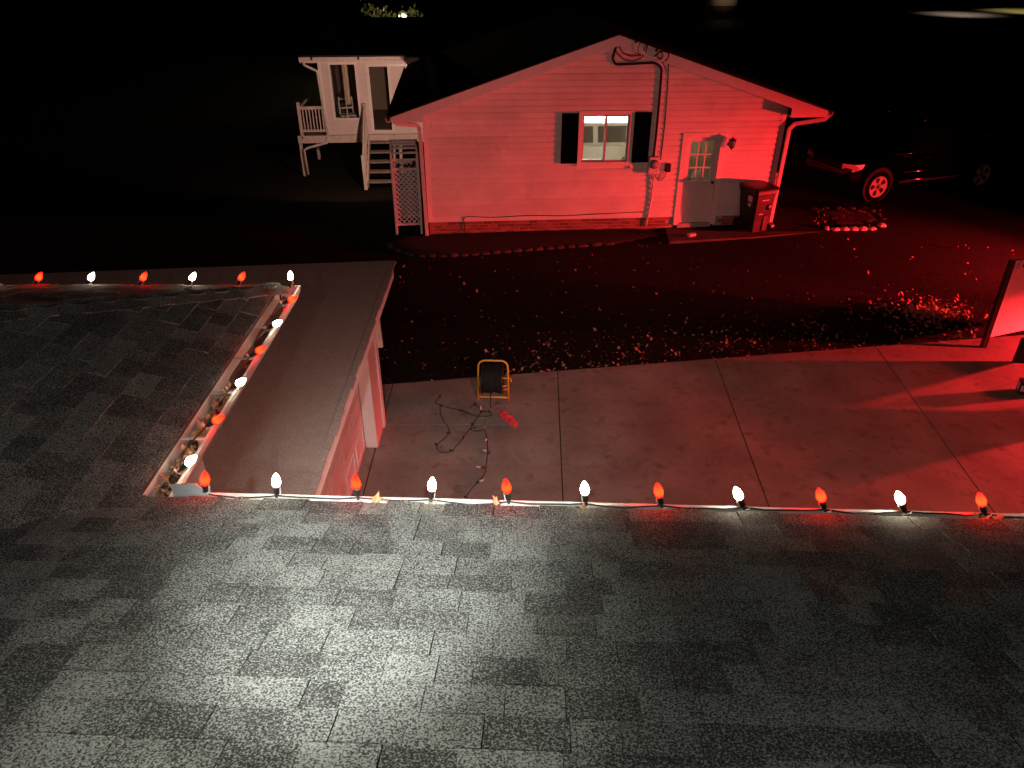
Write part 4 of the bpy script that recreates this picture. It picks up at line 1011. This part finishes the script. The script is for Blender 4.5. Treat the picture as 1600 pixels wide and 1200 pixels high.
q = MB(); rc = random.Random(9); A = on_z(782, 646, .02); B = on_z(806, 668, .02); ax_ = B - A; n = 16; rings = []
for i in range(n):
    f = i / (n - 1); c = A + ax_ * f + Vector((rc.gauss(0, .008), rc.gauss(0, .008), .0)); r = .062 * math.sin(math.pi * min(max(f * .9 + .07, .02), .98)) ** .55
    per = Vector((-ax_.y, ax_.x, 0)).normalized()
    rings.append([c + per * math.cos(k * math.tau / 14) * r * rc.uniform(.75, 1.25) + Vector((0, 0, max(0, .03 + math.sin(k * math.tau / 14) * .04 * rc.uniform(.6, 1.5)))) for k in range(14)])
q.loft(rings); o = q.build('crumpled_cloth', M['red_cloth']); tag(o, 'crumpled red cloth lying on the driveway by the reel', 'cloth')

# ------------------------------------------------------------------ unidentified object at the right edge, built as a trailer
PA, PB = Vector((8.12, 10.49, 0)), Vector((8.85, 8.86, 0))
tr = empty('assumed_trailer', (PA + PB) / 2, 0, 'unidentified object at the right edge built as a trailer with raised white panel gate', 'trailer')
d = (PB - PA).normalized(); nrm = Vector((-d.y, d.x, 0))
if nrm.x < 0: nrm = -nrm
mid = (PA + PB) / 2 + Vector((-.02, -.02, .385))
# dark board shaped to cast the wedge shadows on the drive, arched underneath
q = MB(); th = nrm * .04; tz = .46
up = Vector((0, 0, tz))
q.prism([PA + Vector((0, 0, .0)), mid, mid + Vector((0, 0, tz - mid.z)), PA + up], th); q.prism([mid, PB, PB + up, mid + Vector((0, 0, tz - mid.z))], th)
q.build('shadow_board', M['black'], tr, world=True)
sA = PA + d * .30
if False: MB().prism([sA + Vector((0, 0, tz + .001)), PB + Vector((0, 0, tz + .001)), PB + Vector((0, 0, 1.75)), sA + Vector((0, 0, 1.75))], th).build('side_panel', M['black'], tr, world=True)
pl = on_plane(1547, 530, PA + Vector((0, .25, 0)), Vector((0, 1, 0))); 
gl0 = Vector((7.98, 11.0, .20)); gd = Vector((math.cos(R(20)), math.sin(R(20)), 0))
gh = 1.32; gw = 1.75; lean = Vector((.03, .10, 0))
pth = Vector((-gd.y, gd.x, 0)) * .035
MB().prism([gl0, gl0 + gd * gw, gl0 + gd * gw + Vector((0, 0, gh)) + lean, gl0 + Vector((0, 0, gh)) + lean], pth).build('gate_panel', M['panel'], tr, world=True)
e = gl0 - gd * .045 + pth * .5
MB().bar(e + Vector((0, 0, -.22)) - lean * .06, e + Vector((0, 0, gh)) + lean, .075, .075, (0, 1, 0)).build('gate_post', M['black'], tr, world=True)
f_ = pth.normalized() * -.012
MB().bar(gl0 + lean * .97 + Vector((0, 0, gh - .02)) + f_, gl0 + gd * gw + lean * .97 + Vector((0, 0, gh - .02)) + f_, .02, .05).build('top_rail', M['panel'], tr, world=True)
c = gl0 + gd * .10 + lean * .85 + Vector((0, 0, 1.17)) + f_
MB().prism([c, c + gd * .26, c + gd * .26 + Vector((0, 0, .16)), c + Vector((0, 0, .16))], f_).build('picture_plate', M['panel'], tr, world=True)
c2 = c + gd * .07 + Vector((0, 0, .025)) + f_ * 1.1
MB().prism([c2, c2 + gd * .12, c2 + gd * .12 + Vector((0, 0, .11)), c2 + Vector((0, 0, .11))], f_ * .4).build('picture', M['darkwood'], tr, world=True)
q = MB(); fp = [PA + nrm * .05, PB + nrm * .05, PB + nrm * 2.0, PA + nrm * 2.0]
q.prism([p + Vector((0, 0, .40)) for p in fp], (0, 0, .06)); q.build('bed', M['darkwood'], tr, world=True) if False else [MB().bar(a + Vector((0, 0, .44)), a + nrm * 1.6 + Vector((0, 0, .44)), .05, .07).build('frame_rail', M['black'], tr, world=True) for a in (PB, PB - d * .2)]
for p in (PB + nrm * .45 - d * .1, PB + nrm * 1.1 - d * .1): MB().lathe([(.06, -.07), (.24, -.07), (.26, -.04), (.26, .04), (.24, .07), (.06, .07)], d, p + Vector((0, 0, .26)), 20).build('wheel', M['rubber'], tr, world=True)
fl = empty('floodlight', (13.8, 10.48, 0), 0, 'unseen red floodlight with an added beam shield beyond the right edge of the drive', 'floodlight')
MB().prism([(.30, -.9, 1.06), (-.75, -.9, .888), (-.75, .9, .888), (.30, .9, 1.06)], (0, 0, .02)).build('beam_shield', M['black'], fl)  # unseen plate added to keep red rays off our garage
MB().tube([(.25, 0, 0), (.25, 0, 1.05)], .02, 8).build('stand', M['black'], fl)
tb = empty('tool_box', on_z(1603, 614, .02), R(-22), 'small dark box with a white label at the right edge of the driveway', 'box')
MB().bbox((-.13, -.09, 0), (.13, .09, .20), .012).build('case', M['black'], tb)
q = MB()
for k in range(3): q.box((-.1325, -.06, .05 + k * .042), (-.1305, .05, .08 + k * .042))
for k in range(3): q.box((-.11 + k * .035, -.0925, .06), (-.085 + k * .035, -.0905, .15))
q.build('printed_label', M['label'], tb)
MB().tube([(-.07, 0, .20), (-.07, 0, .235), (.07, 0, .235), (.07, 0, .20)], .008, 6).build('carry_handle', M['black'], tb)

# ------------------------------------------------------------------ neighbour's sunroom on its deck
Dp = 24.0; S0v = on_y(510, 211, Dp); SN = Vector((-math.sin(RHO), math.cos(RHO), 0))
base = Vector((S0v.x, Dp, -.62))
sr = empty('sunroom', base, RHO, 'pale sunroom raised on a white railed deck behind the garage', 'house')
def Q(u, v, dy=0.0):   # pixel -> local (x, z) on the front plane (dy nearer if negative)
    p = on_plane(u, v, base + SN * dy, SN) - base
    return p.dot(GX), p.z
x503, zt = Q(500, 98); x510, zd = Q(510, 211); xr = x510 + 4.6
zg = Q(550, 92)[1]
wx0, wz1 = Q(515, 101); wx1, wz0 = Q(562, 184); dx0, dz1 = Q(576, 104); dx1, dz0 = Q(613, 203)
wl = Q(505, 160)[0]; 
def wallbox(x0, x1, z0, z1, name='front_wall', y0=0, y1=.12, m='our_siding'): MB().box((x0, y0, z0), (x1, y1, z1)).build(name, M[m], sr)
wallbox(wl, wx0, zd, zg); wallbox(wx0, wx1, zd, wz0); wallbox(wx0, wx1, wz1, zg); wallbox(wx1, dx0, zd, zg); wallbox(dx0, dx1, dz1, zg); wallbox(dx1, xr, zd, zg); wallbox(dx0, dx1, zd, dz0)
def casing(x0, x1, z0, z1, name, w=.07):
    q = MB(); q.box((x0 - w, -.03, z1), (x1 + w, -.002, z1 + w)); q.box((x0 - w, -.03, z0 - w * .6), (x1 + w, -.002, z0)); q.box((x0 - w, -.03, z0), (x0, -.002, z1)); q.box((x1, -.03, z0), (x1 + w, -.002, z1)); return q.build(name, M['white_trim'], sr)
wn_ = casing(wx0, wx1, wz0, wz1, 'window'); MB().box((wx0, .05, wz0), (wx1, .056, wz1)).build('pane', M['glass'], wn_); MB().box(((wx0 + wx1) / 2 - .02, .035, wz0), ((wx0 + wx1) / 2 + .02, .049, wz1)).build('mullion', M['beige'], wn_)
dn_ = casing(dx0, dx1, dz0, dz1, 'glass_door', .09); MB().box((dx0, .05, dz0), (dx1, .056, dz1)).build('pane', M['glass'], dn_)
MB().box((wl - .03, -.025, zd), (wl + .06, -.001, zg)).build('corner_trim', M['white_trim'], sr)
MB().box((wl, .12, zd), (wl + .1, 4.0, zg)).build('side_wall', M['our_siding'], sr)
MB().box((wl, 3.9, zd), (xr, 4.0, zg)).build('rear_wall', M['beige'], sr)
MB().box((wl + .1, .12, zd), (xr, 3.9, zd + .02)).build('room_floor', M['floor'], sr)
MB().box((wx0 + 1.6, 3.86, zd + .9), (wx0 + 3.2, 3.899, zg - .35)).build('rear_window', M['shutter'], sr)
MB().box((wl + .1, .12, zg), (xr, 3.9, zg + .02)).build('ceiling', M['beige'], sr)
gz = zg + .06; xl = Q(471, 93)[0]; xR = Q(634, 88)[0]
MB().box((xl, -.32, zg - .06), (xR, -.30, zg + .10)).build('fascia', M['white_trim'], sr)
MB().box((xl + .02, -.298, zg - .05), (xR, .0, zg - .03)).build('soffit', M['white_trim'], sr)
MB().prism([(xl, -.321, zg + .10), (xl, -.321, zg - .03), (xl, -.40, zg - .03), (xl, -.435, zg + .06), (xl, -.43, zg + .105)][::-1], (xR - xl, 0, 0)).build('gutter', M['white_metal'], sr)
for f in (.12, .56, .97): MB().box((xl + (xR - xl) * f - .03, -.45, zg + .03), (xl + (xR - xl) * f + .03, -.436, zg + .12)).build('gutter_bracket', M['black'], sr)
rz = zg + .12; MB().hexa([(xl, -.42, rz), (xR + 1, -.42, rz), (xR + 1, 4.4, rz + .62), (xl + .3, 4.4, rz + .62), (xl, -.42, rz + .03), (xR + 1, -.42, rz + .03), (xR + 1, 4.4, rz + .65), (xl + .3, 4.4, rz + .65)]).build('roof', M['dark_roof'], sr)
q = MB(); pr = [(xl + .10, -.36, zg - .03), (xl + .13, -.34, zg - .12), (wl - .06, -.06, zg - .32), (wl - .05, -.06, zg - .45), (wl + .02, -.06, zd + .02)]
q.tube(pr, .04, 8); q.build('downspout', M['white_metal'], sr)
# deck
rl0 = Q(466, 216)[0]; rz0 = Q(520, 222.5)[1]
MB().box((rl0, -.06, rz0), (xr, -.031, zd - .004)).build('deck_rim', M['deckwood'], sr)
MB().box((rl0, -.03, zd - .05), (wl, 3.0, zd - .006)).build('deck_floor', M['treadwood'], sr)
def post(u, v, dy, z1, w=.09):
    x, z = Q(u, v, dy); MB().box((x - w / 2, dy - w / 2, min(z, -.05)), (x + w / 2, dy + w / 2, z1)).build('deck_post', M['deckwood'], sr)
post(477, 274, .05, rz0); post(499, 246, 2.2, rz0); post(627, 246, .05, rz0)
q = MB(); xx = Q(476, 230)[0]; q.tube([(wl + .02, -.10, zd - .05), (wl - .02, -.11, rz0 + .02), (xx + .12, -.12, rz0 - .13), (xx, -.12, rz0 - .2), (xx + .02, -.12, .05)], .04, 8); q.build('downspout', M['white_metal'], sr)
rlx0, rlz1 = Q(467, 166); rlx1 = Q(506, 166)[0]; rzb = Q(485, 205)[1]
rail = MB().box((rlx0, -.05, rlz1 - .09), (rlx1, .0, rlz1)).build('deck_railing', M['deckwood'], sr)
MB().box((rlx0 - .06, -.06, zd - .1), (rlx0 + .03, .03, rlz1 + .12)).build('railing_post', M['deckwood'], rail); MB().box((rlx0, -.045, rzb - .02), (rlx1, -.005, rzb + .05)).build('bottom_rail', M['deckwood'], rail)
for k in range(7):
    x = rlx0 + .1 + (rlx1 - rlx0 - .14) * k / 6.3; MB().box((x - .017, -.04, rzb + .05), (x + .017, -.01, rlz1 - .09)).build('baluster', M['deckwood'], rail)
MB().bar((rlx0, .03, rlz1 - .04), (rlx0, 2.6, rlz1 - .04), .05, .08).build('side_rail', M['deckwood'], rail)
# stairs down to the lawn
sx0, sx1 = Q(579, 215)[0], Q(616, 215)[0]; n = 5; run = 1.5
st = MB(); st.bar((sx0 - .03, -.10, zd - .1), (sx0 - .03, -run - .1, .10), .045, .26, (0, 0, 1)); stairs = st.build('stairs', M['deckwood'], sr)
MB().bar((sx1 + .03, -.10, zd - .1), (sx1 + .03, -run - .1, .10), .045, .26).build('stringer', M['deckwood'], stairs)
for k in range(n):
    f = (k + .6) / n; y = -.12 - f * run; z = zd - .06 - f * (zd - .12)
    MB().box((sx0, y - .14, z), (sx1, y + .14, z + .04)).build('tread', M['treadwood'], stairs)
nt = Q(568, 158, -.15)[1]
hx = sx0 - .08
MB().box((hx - .06, -.2, zd - .25), (hx + .04, -.10, zd + .95)).build('newel_post', M['deckwood'], stairs); MB().box((hx - .06, -run - .2, -.05), (hx + .04, -run - .1, 1.0)).build('newel_post', M['deckwood'], stairs)
MB().bar((hx, -.2, zd + .90), (hx, -run - .12, .93), .05, .11).build('hand_rail', M['deckwood'], stairs)
for k in range(7):
    f = (k + .7) / 7.5; y = -.2 - f * (run - .1); z1 = zd + .9 - f * (zd - .03)
    MB().box((hx - .018, y - .018, z1 - .82), (hx + .018, y + .018, z1 - .05)).build('baluster', M['deckwood'], stairs)
# furniture inside
ch = empty('chair', base + GX * (wx0 + .28) + SN * .75 + Vector((0, 0, zd + .02)), RHO + .3, 'pale framed chair behind the sunroom window', 'chair')
for sx in (-1, 1):
    for sy in (-1, 1): MB().bar((sx * .22, sy * .2, 0), (sx * .21, sy * .19, .42 if sy < 0 else .95), .035, .035).build('leg', M['label'], ch)
MB().box((-.24, -.22, .42), (.24, .20, .46)).build('seat', M['label'], ch)
for z in (.62, .9): MB().bar((-.2, .19, z), (.2, .19, z), .03, .05).build('back_rail', M['label'], ch)
cu = empty('curtain', base + GX * (wx0 + .42) + SN * .3 + Vector((0, 0, zd)), RHO, 'pale drawn curtain hanging inside the sunroom window', 'curtain')
q = MB(); pts = [(-.1 + .02 * k, .03 * math.sin(k * 1.3)) for k in range(9)]
q.loft([[(x, y, z) for x, y in pts] + [(x, y + .012, z) for x, y in pts[::-1]] for z in (.85, zg - zd - .1)]); q.build('cloth', M['cream'], cu)
tbx = empty('side_table', base + GX * (wx1 - .35) + SN * 1.3 + Vector((0, 0, zd + .02)), RHO, 'dark table inside the sunroom behind the window', 'table')
MB().box((-.4, -.3, .7), (.4, .3, .75)).build('table_top', M['darkwood'], tbx)
for sx in (-1, 1):
    for sy in (-1, 1): MB().box((sx * .34 - .03, sy * .24 - .03, 0), (sx * .34 + .03, sy * .24 + .03, .699)).build('leg', M['darkwood'], tbx)

# ------------------------------------------------------------------ lit shrubs and lantern behind it, far shed
rt_ = random.Random(8)
def tree(loc, h, w, label, n=700):
    t = empty('tree', loc, 0, label, 'tree')
    tk = MB(); tk.tube([(0, 0, -.2), (.03, 0, h * .35), (.0, .05, h * .7), (.05, 0, h * .95)], [.1, .08, .05, .01], 7)
    for k in range(9):
        a = rt_.uniform(0, 6.28); z = h * rt_.uniform(.25, .8); l = w * rt_.uniform(.5, .9); tk.tube([(0, 0, z), (math.cos(a) * l * .6, math.sin(a) * l * .6, z + .2 * l), (math.cos(a) * l, math.sin(a) * l, z + .6 * l)], [.035, .02, .006], 5)
    tk.build('trunk', M['bark'], t)
    q = MB()
    cl_ = [(rt_.gauss(0, w * .45), rt_.gauss(0, w * .45), h * rt_.uniform(.22, 1.0)) for _ in range(26)]
    for _ in range(n):
        c = rt_.choice(cl_); p = Vector(c) + Vector((rt_.gauss(0, .2), rt_.gauss(0, .2), rt_.gauss(0, .16))); s = rt_.uniform(.05, .12)
        a = Vector((rt_.gauss(0, 1), rt_.gauss(0, 1), rt_.gauss(0, 1))).normalized() * s; b2 = a.orthogonal().normalized() * s * .6
        q.add([p - a, p + b2, p + a, p - b2], [(0, 1, 2, 3)])
    q.build('crown', M['foliage'], t); return t
pt = on_y(622, 30, 40)
tree((pt.x - .6, 40, -.7), 3.9, 1.0, 'leafy tree lit from behind above the sunroom roof, left of the glow', 900)
tree((pt.x + .75, 40.6, -.7), 3.7, .8, 'thin tree lit from behind above the sunroom roof, right of the glow', 600)
tree((pt.x - .05, 40.3, -.7), 3.4, .5, 'small tree standing right before the glowing lamp above the sunroom roof', 420)
lp = empty('garden_lamp', (pt.x - .1, 42.5, -.7), 0, 'glowing lamp on a post behind trees above the sunroom roof', 'lamp')
MB().tube([(0, 0, 0), (0, 0, 2.6)], .05, 8).build('post', M['black'], lp); MB().lathe([(.12, 2.2), (.28, 2.3), (.30, 3.0), (.18, 3.25), (.02, 3.3)], n=14).build('lamp_shade', M['lantern'], lp); MB().lathe([(.3, 3.30), (.2, 3.4), (.03, 3.5)], n=14).build('lamp_cap', M['black'], lp)
spot('tree_glow', (pt.x + .9, 37.5, 3.4), (pt.x + .2, 40.2, 1.9), 420, (1, .72, .36), 120, 1, .1)  # added spot before the trees, brightens their leaves from the front
point('tree_glow', (pt.x + .1, 41.6, 2.6), 400, (1, .74, .40), .1)
sp = on_z(1125, 29, 0)
sd_ = empty('far_shed', sp, 0, 'distant dark shed with a dimly lit beige door at the top edge', 'shed')
q = MB(); q.box((-3.5, .05, 0), (-1.42, 4, 3.2)); q.box((1.42, .05, 0), (3.5, 4, 3.2)); q.box((-1.42, .05, 2.6), (1.42, 4, 3.2)); q.box((-1.42, 3, 0), (1.42, 4, 2.6)); q.build('shed_wall', M['shutter'], sd_)
MB().box((-1.40, .35, .0), (1.40, .45, .95)).build('lower_door', M['darkwood'], sd_); MB().box((-1.41, .3, .96), (1.41, .45, 2.58)).build('upper_door', M['beige'], sd_)
MB().prism([(-3.8, 0, 3.2), (3.8, 0, 3.2), (0, 0, 4.6)], (0, 4.2, 0)).build('roof', M['dark_roof'], sd_)
